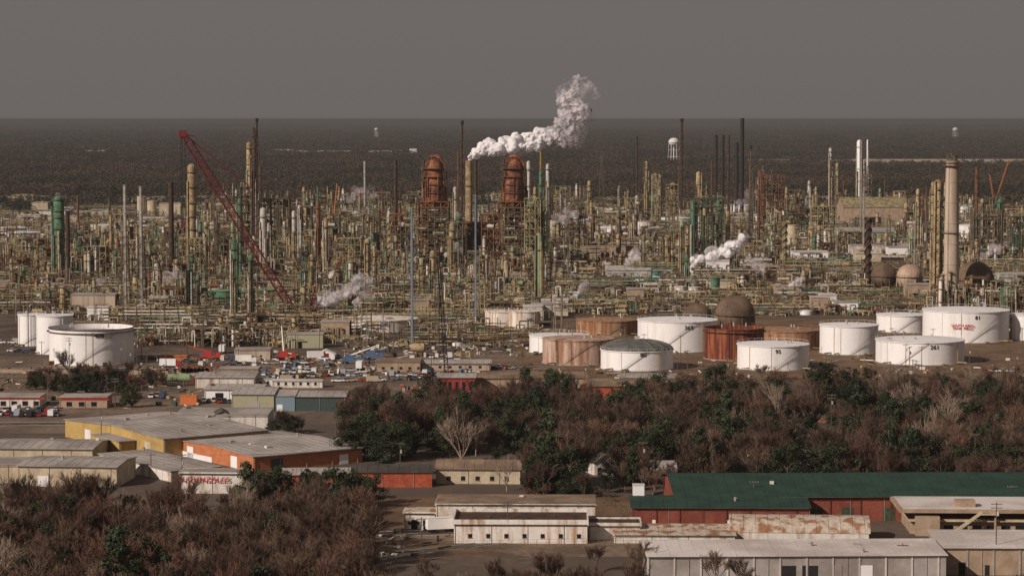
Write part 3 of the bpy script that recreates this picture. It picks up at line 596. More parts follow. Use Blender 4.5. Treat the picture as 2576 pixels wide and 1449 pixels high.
# ------------------------------------------------------------------ buildings
def bld(name,px0,base,top,L_,dep,ang=0,roof='flat',rise=1.0,wall=WD,rm=GRY,doors=(),over=.4,pil=0,pilm=None,par=0,px1=None,side=(),win=None,junk=0):
    x,y=G(px0,base); h=Z(top,y); L_=L_ if px1 is None else M(px1-px0,y)/max(.3,cos(rad(ang))); q=MB()
    q.box(L_/2,dep/2,0,L_,dep,h,wall)
    e=over; rj=random.Random(int(px0*7+base))
    if roof=='flat':
        q.box(L_/2,dep/2,h,L_+.3,dep+.3,.35,rm)
        if par:
            for (a,b,c,d) in ((L_/2,-.15,L_+.6,.3),(L_/2,dep+.15,L_+.6,.3),(-.15,dep/2,.3,dep),(L_+.15,dep/2,.3,dep)): q.box(a,b,h-.3,c,d,par+.3,wall)
    elif roof=='gx':
        vs=[(-e,-e,h),(L_+e,-e,h),(L_+e,dep/2,h+rise),(-e,dep/2,h+rise),(L_+e,dep+e,h),(-e,dep+e,h)]
        vs+=[(a,b,c+.2) for a,b,c in vs]
        q.add(vs,[(6,7,8,9),(9,8,10,11),(0,3,2,1),(3,5,4,2),(0,1,7,6),(4,5,11,10)],rm); q.add([vs[i] for i in (0,3,5,11,9,6)],[(0,1,2,3,4,5)],rm); q.add([vs[i] for i in (1,2,4,10,8,7)],[(0,1,2,3,4,5)],rm)
        q.add([(0,0,h),(0,dep/2,h+rise),(0,dep,h)],[(0,1,2)],wall); q.add([(L_,0,h),(L_,dep/2,h+rise),(L_,dep,h)],[(0,1,2)],wall)
    elif roof=='gy':
        vs=[(-e,-e,h),(-e,dep+e,h),(L_/2,dep+e,h+rise),(L_/2,-e,h+rise),(L_+e,dep+e,h),(L_+e,-e,h)]
        vs+=[(a,b,c+.2) for a,b,c in vs]
        q.add(vs,[(6,9,8,7),(9,11,10,8),(0,1,2,3),(3,2,4,5),(0,6,7,1),(4,10,11,5),(0,3,9,6),(3,5,11,9),(1,7,8,2),(2,8,10,4)],rm)
        q.add([(0,-.02,h-.05),(L_/2,-.02,h+rise),(L_,-.02,h-.05)],[(0,1,2)],wall)
    elif roof=='mono':
        vs=[(-e,-e,h),(L_+e,-e,h),(L_+e,dep+e,h+rise),(-e,dep+e,h+rise)]; vs+=[(a,b,c+.2) for a,b,c in vs]
        q.add(vs,[(4,5,6,7),(3,2,1,0),(0,1,5,4),(1,2,6,5),(2,3,7,6),(3,0,4,7)],rm); q.add([(0,0,h),(0,dep,h+rise),(0,dep,h)],[(0,1,2)],wall); q.add([(L_,0,h),(L_,dep,h+rise),(L_,dep,h)],[(0,1,2)],wall)
    elif roof=='arch':
        n=10; vs=[]
        for i in range(n+1):
            a=pi*i/n; 
            for X in (-e,L_+e): vs.append((X,dep/2-dep/2*1.02*cos(a),h+rise*sin(a)))
        q.add(vs,[(2*i,2*i+1,2*i+3,2*i+2) for i in range(n)],rm,True)
        q.add([vs[2*i] for i in range(n+1)],[tuple(range(n+1))],wall); q.add([vs[2*i+1] for i in range(n+1)],[tuple(range(n+1))],wall)
        k=0
        while k<L_:
            for i in range(n): q.tube((k,vs[2*i][1],vs[2*i][2]+.03),(k,vs[2*i+2][1],vs[2*i+2][2]+.03),.1,rm,3)
            k+=3
    if roof in('gx','mono') and L_>14:
        k=2
        while k<L_:
            dd=dep/2 if roof=='gx' else dep; q.tube((k,-e,h+.22),(k,dd,h+rise+.22),.06,rm,3)
            if roof=='gx': q.tube((k,dep/2,h+rise+.22),(k,dep,h+.22),.06,rm,3)
            k+=3
    for _ in range(junk or int(L_*dep/380)):
        a=rj.uniform(1,L_-1); b=rj.uniform(1,dep-1); zz=h+(rise*(1-abs(b-dep/2)/(dep/2)) if roof=='gx' else rise*b/dep if roof=='mono' else .35)
        if roof in ('gx','mono','flat'):
            if rj.random()<.5: q.cyl(a,b,zz,zz+.9,.35,GRY,8); q.lathe(a,b,[(.6,zz+.9),(.05,zz+1.2)],GRY,8,False)
            else: q.box(a,b,zz+.1,rj.uniform(.8,1.8),rj.uniform(.8,1.8),rj.uniform(.3,.9),rj.choice([GRY,DGR,WD]))
    if roof!='arch' and L_>8:
        q.tube((0,-e-.1,h-.05),(L_,-e-.1,h-.05),.1,DGR,4)
        for k in range(int(L_/9)+1): q.tube((k*9+.3,-.1,0),(k*9+.3,-.1,h),.07,GRY,4)
    for (a,b,z0,z1,m) in doors: q.box(a+(b-a)/2,-.04,z0,b-a,.14,z1-z0,m); 
    for (a,b,z0,z1,m) in side: q.box(-.04,a+(b-a)/2,z0,.14,b-a,z1-z0,m)
    if pil:
        k=0
        while k<=L_: q.box(k,-.05,0,.35,.3,h,pilm or wall); k+=pil
    if win:
        k=win[0]
        while k<L_-win[1]: q.box(k+win[1]/2,-.03,win[2],win[1],.1,win[3],GLS); q.box(k+win[1]/2,-.05,win[2]-.12,win[1]+.2,.2,.12,KRB); k+=win[0]+win[1]
    o=q.build(name); o.location=(x,y,0); o.rotation_euler=(0,0,rad(ang)); return o
bld('orange_warehouse',638,1187,1150,38,52,35,'gx',.9,OWL,GRY,[(6,10,0,3.4,DWL),(30,33,0,3,W)],side=[(26,52,0,1.6,W),(10,14,0,3.5,W),(38,42,0,3.5,W)])
bld('yellow_warehouse',412,1151,1105,38,66,37,'gx',1.2,YWL,GRY,side=[(8,12,0,4,CRM),(30,34,0,4,CRM),(48,52,0,4,W)])
bld('yellow_warehouse_annex',300,1140,1112,14,18,37,'mono',.6,YWL,GRY)
bld('white_warehouse',440,1082,1045,0,22,0,'flat',1,WD,GRY,px1=675,win=(9,1.5,1.5,1.2))
bld('grey_roof_warehouse',-40,1155,1128,34,24,-4,'gx',1.0,CRM,GRY)
bld('grey_roof_warehouse',45,1222,1172,29,22,-6,'gx',.8,CRM,GRY,[(6,9,0,3,W),(20,23,0,3,GLS)])
bld('grey_roof_warehouse',430,1212,1186,17,44,37,'mono',.6,WD,GRY)
q=bld('sign_wall_building',452,1240,1190,18,8,-4,'flat',1,WD,GRY,par=.4)
x,y=G(515,1240); bpy.context.view_layer.update(); text('N.GUNZALES',(x,y-1.15,Z(1205,y)),(pi/2,0,rad(-4)),1.9,RLT,q,1.2)
bld('rooftop_vent_building',-60,1215,1170,16,16,0,'flat',1,CRM,GRY)
bld('orange_low_building',700,1232,1195,0,14,3,'gx',1.0,ORD,GRY,px1=880)
bld('orange_low_building',880,1226,1188,0,12,2,'mono',.6,ORD,DGR,px1=1088,doors=[(3,6,0,3,GLS)])
bld('cream_house',1097,1216,1180,0,12,-3,'gx',2.0,CRM,TRF,px1=1310,win=(3,1.2,1,1.2))
bld('workshop_shed',492,976,950,0,22,-2,'gx',1.0,WD,GRY,px1=640)
bld('workshop_shed',515,1008,980,0,20,-3,'gx',1.0,W,GRY,px1=660,doors=[(4,7,0,3,GLS)])
bld('olive_workshop',583,1034,992,0,24,-2,'gx',1.4,GWL,GRY,px1=690,doors=[(6,10,0,3.6,GRY)])
bld('blue_workshop',690,1034,996,0,18,-2,'gx',1.2,BWL,GRY,px1=742,doors=[(1,3,0,2.4,W)])
bld('teal_shed',740,1034,998,0,18,-2,'gx',1.2,DWL,GRY,px1=870)
bld('site_trailer',640,972,955,0,4,0,'flat',1,WD,GRY,px1=690,win=(2,.9,1.1,1)); bld('site_trailer',685,975,958,0,5,-2,'flat',1,WD,MRF,px1=812,win=(2,.9,1.1,1))
bld('brick_store',470,965,945,0,8,-5,'flat',1,BRD,GRY,px1=490)
bld('shipping_container',453,1018,997,0,2.6,-3,'flat',1,ORG,ORG,px1=495); bld('shipping_container',405,908,896,0,2.6,0,'flat',1,ORG,ORG,px1=470); bld('shipping_container',500,900,890,0,2.6,0,'flat',1,BLE,BLE,px1=540)
bld('shop_building',-40,1024,1000,0,14,0,'flat',1,WD,GRY,px1=100,doors=[(0,22,2.8,3.6,RD2)],win=(2,2,.6,1.6)); bld('shop_building',150,1026,1000,0,12,0,'flat',1,TWL,GRY,px1=270,doors=[(0,18,2.8,3.6,RD2)],win=(2.5,2,.6,1.6))
bld('red_workshop',1100,985,950,0,10,-3,'gx',1.2,RWL,GRY,px1=1196,win=(1.6,1.1,0.4,3.4)); bld('long_workshop',1198,978,952,0,24,3,'gx',1.0,TWL,TRF,px1=1480)
bld('orange_yard_building',1480,1010,972,0,24,2,'gx',1.6,ORD,TRF,px1=1745,win=(4,1.3,1,1.2)); bld('orange_yard_building',1560,985,950,0,14,-4,'gx',1,ORD,GRY,px1=1700)
bld('tan_office',945,935,910,0,14,0,'flat',1,TWL,TRF,px1=1058,win=(2.5,1.2,1,1)); bld('tan_office',1060,932,915,0,16,0,'gx',1,CON,GRY,px1=1235,win=(3,1.2,1,1)); bld('tan_office',550,945,928,0,10,0,'flat',1,TWL,GRY,px1=650)
bld('control_building',178,792,742,0,14,0,'flat',1,CON,GRY,px1=290); bld('control_building',590,905,880,0,10,0,'flat',1,CON,GRY,px1=680,win=(3,1,1,1))
bld('process_shed',1525,696,680,0,22,0,'gx',2.4,SLV,SLV,px1=1638); bld('process_shed',1640,696,682,0,14,0,'mono',1.5,TRQ,SLV,px1=1690); bld('blast_wall',1460,652,620,0,4,0,'flat',1,TWL,TWL,px1=1605)
bld('tan_turbine_hall',2120,572,522,0,50,0,'gx',9,TWL,OLV,px1=2285,doors=[(20,40,0,10,DRK)]); bld('process_shed',2110,610,585,0,30,0,'mono',3,PGR,GRY,px1=2260); bld('process_shed',2515,740,690,0,16,0,'flat',1,SLV,SLV,px1=2600)
bld('control_building',2140,640,618,0,16,0,'flat',1,WD,GRY,px1=2230); bld('teal_control_room',1880,558,542,0,16,0,'flat',1,TRQ,SLV,px1=1960)
for a,b,c,d in [(20,72,516,494),(80,120,530,510),(400,455,545,512),(120,200,560,545),(1185,1240,500,490),(2250,2300,520,505),(1130,1160,480,470)]: bld('site_building',a,c,d,0,20,0,'flat',1,CRM,GRY,px1=b,junk=4)
# green roofed brick depot
bld('brick_depot',1705,1312,1250,0,44,1.5,'gx',2.9,BRK,GRF,px1=2680,pil=8,pilm=BRD,over=1.0,doors=[(35,38,0,3.4,GRD),(43,46,0,3.6,GRD),(54,57,0,3.6,GRD),(62,65,0,3.4,GRD)],junk=1)
x,y=G(1890,1290); q=MB(); zz=Z(1225,y+14)
q.box(x+30,y+24,zz-.6,60,7,1.0,GRF); q.build('roof_ridge_monitor',(x,y,0))
x,y=G(2255,1312); q=MB(); q.box(x,y-.2,Z(1262,y),2.6,.16,1.4,W); q.build('notice_sign',(x,y,Z(1262,y)))
bld('brick_depot_annex',1592,1329,1276,0,20,-1.5,'gx',1.0,BRK,GRF,px1=2036,pil=6,pilm=BRD,over=.7,doors=[(5,6.2,0,2.3,W),(24,25.2,0,2.3,W)],junk=1)
x,y=G(1606,1300); q=MB(); z0=Z(1262,y); q.box(x,y,z0,M(28,y),3,4.6,W)
for a in(-1,1):
    for b_ in (-1,1): q.tube((x+a,y+b_,0),(x+a,y+b_,z0),.15,STL,4)
q.box(x,y,z0+4.6,3.2,3.3,.15,WD); q.cyl(x-.4,y-1.6,z0+1,z0+2,.25,GRY,8); q.build('elevated_equipment_cabin',(x,y,0))
# tan office with recessed windows, overhanging roofs and external stairs
x,y=G(2290,1342); q=MB(); h=Z(1282,y)
q.box(20,10,0,40,20,h*.55,TWL); q.box(20,9.5,h*.55,41,22,.5,CRM); q.box(21,11,h*.55+.5,36,17,h*.45-.9,BRD); q.box(19,9,h-.4,44,23,.9,TWL); q.box(19,9,h+.5,42,21,.15,MRF)
q.box(4,-1,0,6,5,h*.8,TWL); q.box(14,3,h+.65,5,4,1.6,TWL)
for i in range(9): q.box(6+i*3.6,2.4,h*.55+.9,2.4,.3,1.5,GLS); q.box(6+i*3.6,-.06,.9,2.2,.2,1.3,GLS)
for i in range(14): q.box(10.5+i*.5,-2.5,.2+i*h/14*.9,.55,1.8,.25,CRM)
q.add([(10.2,-3.45,.2),(17.6,-3.45,h*.92),(17.6,-3.45,h*.92+1.0),(10.2,-3.45,1.3)],[(0,1,2,3)],CRM); q.box(19.5,-2.4,h*.88,4,2.4,.3,CRM); q.box(21,-2.4,0,.4,.4,h*.88,TWL)
o=q.build('tan_modern_office'); o.location=(x,y,0); o.rotation_euler=(0,0,rad(-2))
bld('white_depot',1097,1332,1268,0,16,-1.5,'flat',1,WD,TRF,px1=1500,par=.2,win=(4,1.1,2.6,.7)); 
bld('roofless_depot',1142,1366,1318,0,18,-1.0,'flat',1,WR,DRS,px1=1480,par=1.2,win=(3.5,1,1.4,1)); bld('roofless_depot',1482,1358,1322,0,9,-1,'flat',1,WD,DRS,px1=1612,par=.8)
bld('ruined_building',1015,1330,1290,0,8,-3,'flat',1,WR,RRF,px1=1095,par=.3,doors=[(2,3.6,0,2.4,GLS),(5,6.4,0,2.4,GLS)],win=(1.2,.8,1.2,.8))
bld('rusted_roof_shed',1545,1366,1345,0,11,-2,'mono',1.0,WD,RRF,px1=1850); bld('rusted_arch_shed',1840,1362,1338,34,14,-4,'arch',3.4,WD,RRF)
bld('metal_roof_warehouse',1630,1470,1400,0,17,1.5,'mono',.9,GRY,MRF,px1=2390,doors=[(30,33.5,0,4.2,DRK),(35,38.5,0,4.2,DRK),(41,44,0,4.2,GRY),(48,51,0,4.2,W)],pil=6,pilm=MRF)
bld('metal_roof_warehouse',2368,1446,1378,0,20,-1,'mono',.9,TWL,MRF,px1=2660,doors=[(4,5.5,0,3,DRK),(10,11,0,2.4,DRK)],pil=6,pilm=GRY)
bld('low_brown_shed',2230,1462,1432,0,6,0,'flat',1,BRD,RST,px1=2375)
def house(px,base,wd,wall=WD,rm=DGR,ang=0): bld('timber_house',px,base,base-30,0,9,ang,'gy' if R.random()<.5 else 'gx',2.4,wall,rm,px1=px+wd,win=(1.2,1,1,1.2),doors=[(1,2,0,2.1,GLS)],over=.5)
for a in [(1495,1195,60,WD,DGR,20),(1845,1165,40,W,DGR,-25),(2005,1185,45,W,DGR,-30),(2010,1120,90,WD,DGR,15),(840,1135,50,WD,DGR,-20),(2080,1100,40,WR,RST,10),(2190,1180,60,TWL,DGR,0),(1230,1112,70,WD,DGR,5),(530,1082,60,TWL,DGR,10),(1640,1215,60,BRK,GRY,0),(1060,1075,60,TWL,RST,0)]: house(*a)
# ------------------------------------------------------------------ vehicles
def carmesh(kind,m):
    q=MB()
    def prism(prof,w_,mm,w2=None):
        w2=w2 or w_; n=len(prof); vs=[(x,-(w_ if i<2 else w2)/2,z) for i,(x,z) in enumerate(prof)]+[(x,(w_ if i<2 else w2)/2,z) for i,(x,z) in enumerate(prof)]
        q.add(vs,[tuple(range(n)),tuple(range(2*n-1,n-1,-1))]+[(i,n+i,n+(i+1)%n,(i+1)%n) for i in range(n)],mm)
    if kind=='car':
        prism([(-2.2,.3),(2.2,.3),(2.25,.7),(1.3,.95),(-1.9,.98),(-2.25,.8)],1.75,m); prism([(-1.7,.95),(1.2,.93),(.55,1.42),(-1.2,1.45)],1.6,GLS,1.35); q.box(-.3,0,1.42,1.5,1.3,.06,m)
    elif kind=='pickup':
        prism([(-2.7,.4),(2.7,.4),(2.7,.95),(1.6,1.1),(-2.7,1.1)],1.9,m); prism([(-.6,1.1),(1.5,1.1),(.9,1.75),(-.4,1.78)],1.75,GLS,1.5); q.box(.2,0,1.75,1.3,1.5,.06,m); q.box(-1.7,0,1.08,1.8,1.5,.06,TYR)
    elif kind=='van':
        prism([(-3,.45),(3,.45),(3,1.1),(2.3,1.4),(1.8,2.5),(-3,2.5)],2.0,m); q.box(2.2,0,1.45,.5,1.7,.6,GLS,0)
    elif kind=='truck':
        q.box(-1.2,0,1.0,7,2.5,2.8,W); q.box(3.4,0,.6,2,2.4,2.2,m); q.box(4.2,0,1.7,.5,2.1,.8,GLS); q.box(0,0,.7,8.5,1,.3,DRK)
    xs={'car':(-1.35,1.4),'pickup':(-1.7,1.8),'van':(-1.9,2),'truck':(-3.5,-2.4,3.2)}[kind]
    for a in xs:
        for s in (-1,1): q.tube((a,s*(.85 if kind=='car' else 1.0)-.12,.34),(a,s*(.85 if kind=='car' else 1.0)+.12,.34),.36 if kind!='truck' else .5,TYR,10)
    o=q.build(kind,link=False); return o.data
VM={}
def veh(px,py,kind=None,a=None,mi=None):
    kind=kind or R.choice(['car','pickup','pickup','car','van']); mi=R.choice([0,0,0,1,1,2,3,4,5]) if mi is None else mi
    if (kind,mi) not in VM: VM[(kind,mi)]=carmesh(kind,CARP[mi])
    o=bpy.data.objects.new({'car':'parked_car','pickup':'pickup_truck','van':'delivery_van','truck':'box_truck'}[kind],VM[(kind,mi)]); x,y=G(px,py); o.location=(x,y,.03); o.rotation_euler=(0,0,R.uniform(-.1,.1)+(R.choice([0,pi/2,pi/2]) if a is None else a)); COL.objects.link(o)
for row in [(0,145,1046,11,pi/2),(0,150,1034,14,pi/2),(500,590,1012,13,pi/2),(700,800,938,13,pi/2),(690,800,948,14,pi/2),(820,920,945,14,pi/2),(985,1090,945,12,pi/2),(1000,1100,955,15,pi/2),(1240,1300,928,14,0),(560,640,925,15,0),(30,110,886,18,0),(850,960,960,18,0),(350,420,1000,15,pi/2),(2480,2560,936,22,0),(0,60,865,16,0),(1420,1500,905,20,0),(720,780,915,14,0)]:
    k=row[0]
    while k<row[1]:
        if R.random()<.85: veh(k,row[2]+R.uniform(-2,2),a=row[4])
        k+=row[3]
for a in [(1118,1338),(1150,925),(560,888),(800,905),(590,960),(430,925),(1045,925),(620,915),(905,930)]: veh(*a,kind='truck',a=R.choice([0,pi/2,.3]),mi=R.choice([0,3]))
for i in range(60): veh(R.uniform(380,1300),R.uniform(893,960))
veh(2190,1165,'car',0,0); veh(2205,1170,'car',.4,1)
def clutter(px0,px1,py0,py1,n,name,cols,hm=2.0):
    q=MB(); rr=random.Random(int(px0))
    for _ in range(n):
        x,y=G(rr.uniform(px0,px1),rr.uniform(py0,py1)); a=rr.uniform(0,pi); L_=rr.uniform(1,6); z=rr.uniform(.2,hm); m=rr.choice(cols)
        if rr.random()<.5: q.tube((x-cos(a)*L_/2,y-sin(a)*L_/2,rr.uniform(.2,z)),(x+cos(a)*L_/2,y+sin(a)*L_/2,z),rr.uniform(.1,.35),m,5)
        else: q.box(x,y,0,rr.uniform(.5,2.5),rr.uniform(.5,2),z,m,a)
    return q.build(name)
clutter(1010,1100,985,1025,260,'scrap_metal_pile',[BLE,RD2,W,STL,RST,SLV,ORG],3.5)
clutter(400,1200,893,960,460,'yard_equipment',[WD,WD,STL,STL,RST,TAN,TAN,SLV,DRK,DRS,OLV,BLE],2.2)
clutter(0,500,915,1030,200,'yard_equipment',[WD,STL,RST,TAN,GRD,DRK,STL],1.8)
clutter(1400,2576,900,955,120,'yard_equipment',[WD,STL,TAN,SLV,DRK],1.4)
clutter(860,1400,865,900,200,'yard_equipment',[WD,STL,TAN,SLV,DRK,OLV],1.8)
clutter(940,1130,1330,1400,30,'yard_debris',[WD,STL,RST,DRK],.8)
q=MB(); x,y=G(462,945)
for i in range(4):
    for s in (-.7,.7): q.tube((x+i*3.2,y+s,2.2),(x+i*3.2,y+s+.15,2.2),2.2,RST,16)
    q.tube((x+i*3.2,y-.7,2.2),(x+i*3.2,y+.7,2.2),1.1,RS2,12)
q.build('cable_reels',(x,y,0))
def htank(px,base,L_,r,m):
    q=MB(); x,y=G(px,base); z=r*2; q.tube((x-L_,y,z),(x+L_,y,z),r,m,16)
    for s in(-1,1): q.tube((x+s*L_,y,z),(x+s*(L_+r*.5),y,z),r*.98,m,16,r*.4); q.box(x+s*L_*.6,y,0,.5,r*1.5,r*1.2,STL)
    q.cyl(x,y,z+r*.9,z+r+.6,.4,STL,8); q.build('horizontal_tank',(x,y,0))
htank(440,970,6,1.6,PGR); htank(1052,897,2.6,2,TAN)
bld('white_tent',797,905,892,0,6,0,'gy',2.0,W,W,px1=842)
def fence(px0,py0,px1,py1,h=2,name='chain_link_fence',m=STL):
    a=G(px0,py0);b=G(px1,py1); q=MB(); n=int(math.dist(a,b)/3)
    for i in range(n+1):
        t=i/n; x=a[0]+(b[0]-a[0])*t; y=a[1]+(b[1]-a[1])*t; q.tube((x,y,0),(x,y,h),.05,m,4)
    for z in (.1,h*.33,h*.66,h): q.tube((*a,z),(*b,z),.03,m,3)
    return q.build(name,(*a,0))
fence(1300,945,2620,945,2.4); fence(0,912,420,920); fence(940,1385,1600,1372); fence(1500,1236,1600,1330); 
a=G(-50,940);b=G(420,946); q=MB(); q.box((a[0]+b[0])/2,a[1],0,b[0]-a[0],.25,1.6,TWL,math.atan2(b[1]-a[1],b[0]-a[0])); q.build('boundary_wall')
def pole(px,base,top,arms=1):
    x,y=G(px,base); h=Z(top,y); q=MB(); q.tube((x,y,0),(x,y,h),.17,POL,7,.11)
    for i in range(arms):
        q.box(x,y,h-.6-i*.9,2.6,.14,.16,POL)
        for a in(-1.1,-.4,.4,1.1): q.cyl(x+a,y,h-.44-i*.9,h-.2-i*.9,.06,SLV,6)
    if R.random()<.4: q.cyl(x+.35,y-.2,h-3.2,h-2.2,.28,SLV,10)
    return q.build('utility_pole',(x,y,0)),Vector((x,y,h-.35))
PT=[]
for a in [(1007,1210,1112),(1277,1362,1262),(1060,1362,1300),(1896,1300,1208),(2232,1215,1062),(515,1345,1282),(895,1330,1262),(255,1125,1030),(458,1220,1140),(380,1200,1140),(175,985,848),(2270,1449,1365),(2505,1440,1262),(2090,1180,990),(2452,1200,1090),(1618,1230,1110),(1895,1440,1368),(290,1030,950),(845,1120,1060),(2545,1300,1220)]:
    o,p=pole(*a,arms=R.choice([1,2])); PT.append(p)
for i in range(70):
    px=R.uniform(0,2576); py=R.uniform(880,960) if px<1300 else R.uniform(850,990); t=py-(py-300)/105*R.uniform(9,13); pole(px,py,t)
for i in range(60):
    px=R.uniform(0,1450); py=R.uniform(700,890); stack(px,py,py-(py-300)/105*R.uniform(12,28),2.2,R.choice([SLV,STL,STL]),bands=0,name='lamp_mast')
def wire(p,q_,name='power_line'):
    m=MB(); n=10
    for s in (-1.1,0,1.1):
        pts=[p.lerp(q_,i/n)+Vector((s,0,-4*1.2*(i/n)*(1-i/n))) for i in range(n+1)]
        for a,b in zip(pts,pts[1:]): m.tube(a,b,.02,DRK,3)
    m.build(name)
for i,j in [(1,2),(0,5),(3,4),(7,8),(8,0),(0,1),(13,4),(4,14),(15,13),(15,1)]: wire(PT[i],PT[j])
# ------------------------------------------------------------------ water towers and distant buildings
def wtower(px,base,top,wd,name='water_tower'):
    x,y=G(px,base); r=M(wd/2,y); zt=Z(top,y); q=MB(); q.sph(x,y,zt-r*.8,r,W,20,.8); q.cyl(x,y,0,zt-r,r*.12,W,8)
    for i in range(6):
        a=pi*i/3; q.tube((x+r*1.15*cos(a),y+r*1.15*sin(a),0),(x+r*.9*cos(a),y+r*.9*sin(a),zt-r*.9),.5,W,5)
        for t in (.33,.66): b=pi*(i+1)/3; rr=r*(1.15-.25*t); q.tube((x+rr*cos(a),y+rr*sin(a),zt*t*.8),(x+rr*cos(b),y+rr*sin(b),zt*t*.8),.3,W,4)
    q.ring(x,y,zt-r*.85,r,r*1.08,1,W,16); q.build(name,(x,y,0))
wtower(1695,412,347,27); wtower(947,350,322,10); wtower(2403,350,321,14)
for a,b,c,d in [(215,262,388,379),(290,330,386,379),(555,590,384,376),(685,740,387,377),(745,800,390,380),(805,890,390,380),(895,915,389,381),(925,985,390,380),(990,1012,388,379),(1030,1048,392,375),(1885,1990,412,402),(1995,2120,414,404),(1840,1880,408,402),(2420,2500,414,407)]:
    bld('distant_warehouse',a,c,d,0,60,0,'flat',1,W if a<1500 else CRM,MRF,px1=b,junk=1)
sheet('distant_field',[G(2120,412),G(2640,414),G(2640,402),G(2120,402)],CRM,1.0)
# ------------------------------------------------------------------ steam plumes
def steam_mat(name,dens,lo,hi,scl,f0,f1,col=(.93,.90,.92)):
    m=bpy.data.materials.new(name); m.use_nodes=True; n=m.node_tree.nodes; l=m.node_tree.links; n.clear()
    o=n.new('ShaderNodeOutputMaterial'); d=n.new('ShaderNodeBsdfDiffuse'); t=n.new('ShaderNodeBsdfTranslucent'); d.inputs[0].default_value=(*col,1); t.inputs[0].default_value=(*col,1)
    m1=n.new('ShaderNodeMixShader'); m1.inputs[0].default_value=.25; l.new(d.outputs[0],m1.inputs[1]); l.new(t.outputs[0],m1.inputs[2])
    tr=n.new('ShaderNodeBsdfTransparent'); lw=n.new('ShaderNodeLayerWeight'); lw.inputs[0].default_value=.5
    mr=n.new('ShaderNodeMapRange'); mr.inputs['From Min'].default_value=f0; mr.inputs['From Max'].default_value=f1; l.new(lw.outputs['Facing'],mr.inputs['Value'])
    g=n.new('ShaderNodeNewGeometry'); ns=n.new('ShaderNodeTexNoise'); ns.inputs['Scale'].default_value=scl; ns.inputs['Detail'].default_value=6; l.new(g.outputs['Position'],ns.inputs['Vector'])
    m2=n.new('ShaderNodeMapRange'); m2.inputs['From Min'].default_value=lo; m2.inputs['From Max'].default_value=hi; l.new(ns.outputs['Fac'],m2.inputs['Value'])
    a=n.new('ShaderNodeMath'); a.operation='MULTIPLY'; l.new(mr.outputs[0],a.inputs[0]); l.new(m2.outputs[0],a.inputs[1])
    b=n.new('ShaderNodeMath'); b.operation='MULTIPLY'; b.inputs[1].default_value=dens; l.new(a.outputs[0],b.inputs[0])
    mm=n.new('ShaderNodeMixShader'); l.new(b.outputs[0],mm.inputs[0]); l.new(tr.outputs[0],mm.inputs[1]); l.new(m1.outputs[0],mm.inputs[2]); l.new(mm.outputs[0],o.inputs['Surface'])
    MATS[name]=m; return name
SD=steam_mat('dense_steam',1.0,.15,.38,.1,.97,.5); SM=steam_mat('medium_steam',.6,.30,.60,.08,.9,.1,(.88,.81,.84)); SW=steam_mat('thin_steam',.36,.34,.66,.06,.85,0,(.78,.69,.73))
ctex=bpy.data.textures.new('steam_billow','CLOUDS'); ctex.noise_scale=5; ctex.noise_depth=3
ctex2=bpy.data.textures.new('steam_billow_small','CLOUDS'); ctex2.noise_scale=1.8; ctex2.noise_depth=3
def plume(path,Yd,m,name='steam_plume',per=7,vox=.7,disp=3.0,parent=None,seed=1):
    rr=random.Random(seed); q=MB()
    for (px,py,rp),(qx,qy,rq) in zip(path,path[1:]):
        for k in range(per):
            t=(k+rr.random())/per; r=M(rp+(rq-rp)*t,Yd); x=M(px+(qx-px)*t-CX,Yd); z=Z(py+(qy-py)*t,Yd); a=rr.uniform(0,2*pi); o=r*.55*rr.random()**.5
            q.sph(x+cos(a)*o,Yd+rr.uniform(-.4,.4)*r,z+sin(a)*o,r*rr.uniform(.4,.72),m,10)
    ob=q.build(name); md=ob.modifiers.new('r','REMESH'); md.mode='VOXEL'; md.voxel_size=vox; md.use_smooth_shade=True
    d=ob.modifiers.new('d','DISPLACE'); d.texture=ctex; d.texture_coords='GLOBAL'; d.strength=disp; d.mid_level=.5
    d=ob.modifiers.new('d2','DISPLACE'); d.texture=ctex2; d.texture_coords='GLOBAL'; d.strength=disp*.45; d.mid_level=.5
    if parent: ob.parent=parent
    return ob
YS=G(1180,660)[1]
P1=plume([(1180,399,9),(1198,384,19),(1240,368,27),(1300,358,28),(1350,350,28),(1388,345,24)],YS,SD,per=11,vox=.7,disp=4.5)
plume([(1375,345,28),(1415,335,38),(1440,290,38),(1448,255,30)],YS,SM,'steam_drift',9,.8,7,P1,2)
plume([(1390,350,26),(1440,330,48),(1455,270,44),(1420,240,38),(1460,205,30),(1500,245,18)],YS+3,SW,'steam_wisp',6,.9,9,P1,3)
plume([(1400,262,20),(1440,232,26),(1460,200,18)],YS-3,SM,'steam_wisp',6,.7,7,P1,23)
plume([(1240,408,8),(1275,392,12),(1330,385,12)],YS+10,SM,'steam_puff',6,.6,3,P1,4)
def small(path,base,m1=SM,m2=SW,seed=5):
    Yd=G(path[0][0],base)[1]; p=plume(path,Yd,m1,'steam_plume',7,.5,2.6,None,seed); plume([(a+6,b-4,c*1.45) for a,b,c in path[1:]],Yd+2,m2,'steam_wisp',6,.6,4,p,seed+50)
small([(1740,690,6),(1742,660,13),(1785,645,19),(1830,635,20),(1868,605,22)],716,SD,SM,6)
small([(1870,640,10),(1900,665,16),(1920,680,12)],716,SW,SW,7)
small([(790,760,12),(815,758,20),(845,750,17),(885,735,20),(905,700,18)],795,SM,SM,8)
small([(895,775,14),(905,740,20),(895,705,14)],795,SM,SW,9)
small([(1440,750,6),(1458,735,11),(1472,715,9)],765,SM,SW,10)
small([(1125,640,10),(1150,628,14),(1140,615,9)],700,SM,SW,11)
small([(1965,728,6),(1995,715,10),(2025,702,8)],750,SM,SW,12)
small([(860,655,8),(868,630,11),(880,622,8)],700,SM,SW,13)
small([(880,500,14),(900,480,20),(930,485,15)],560,SW,SW,14)
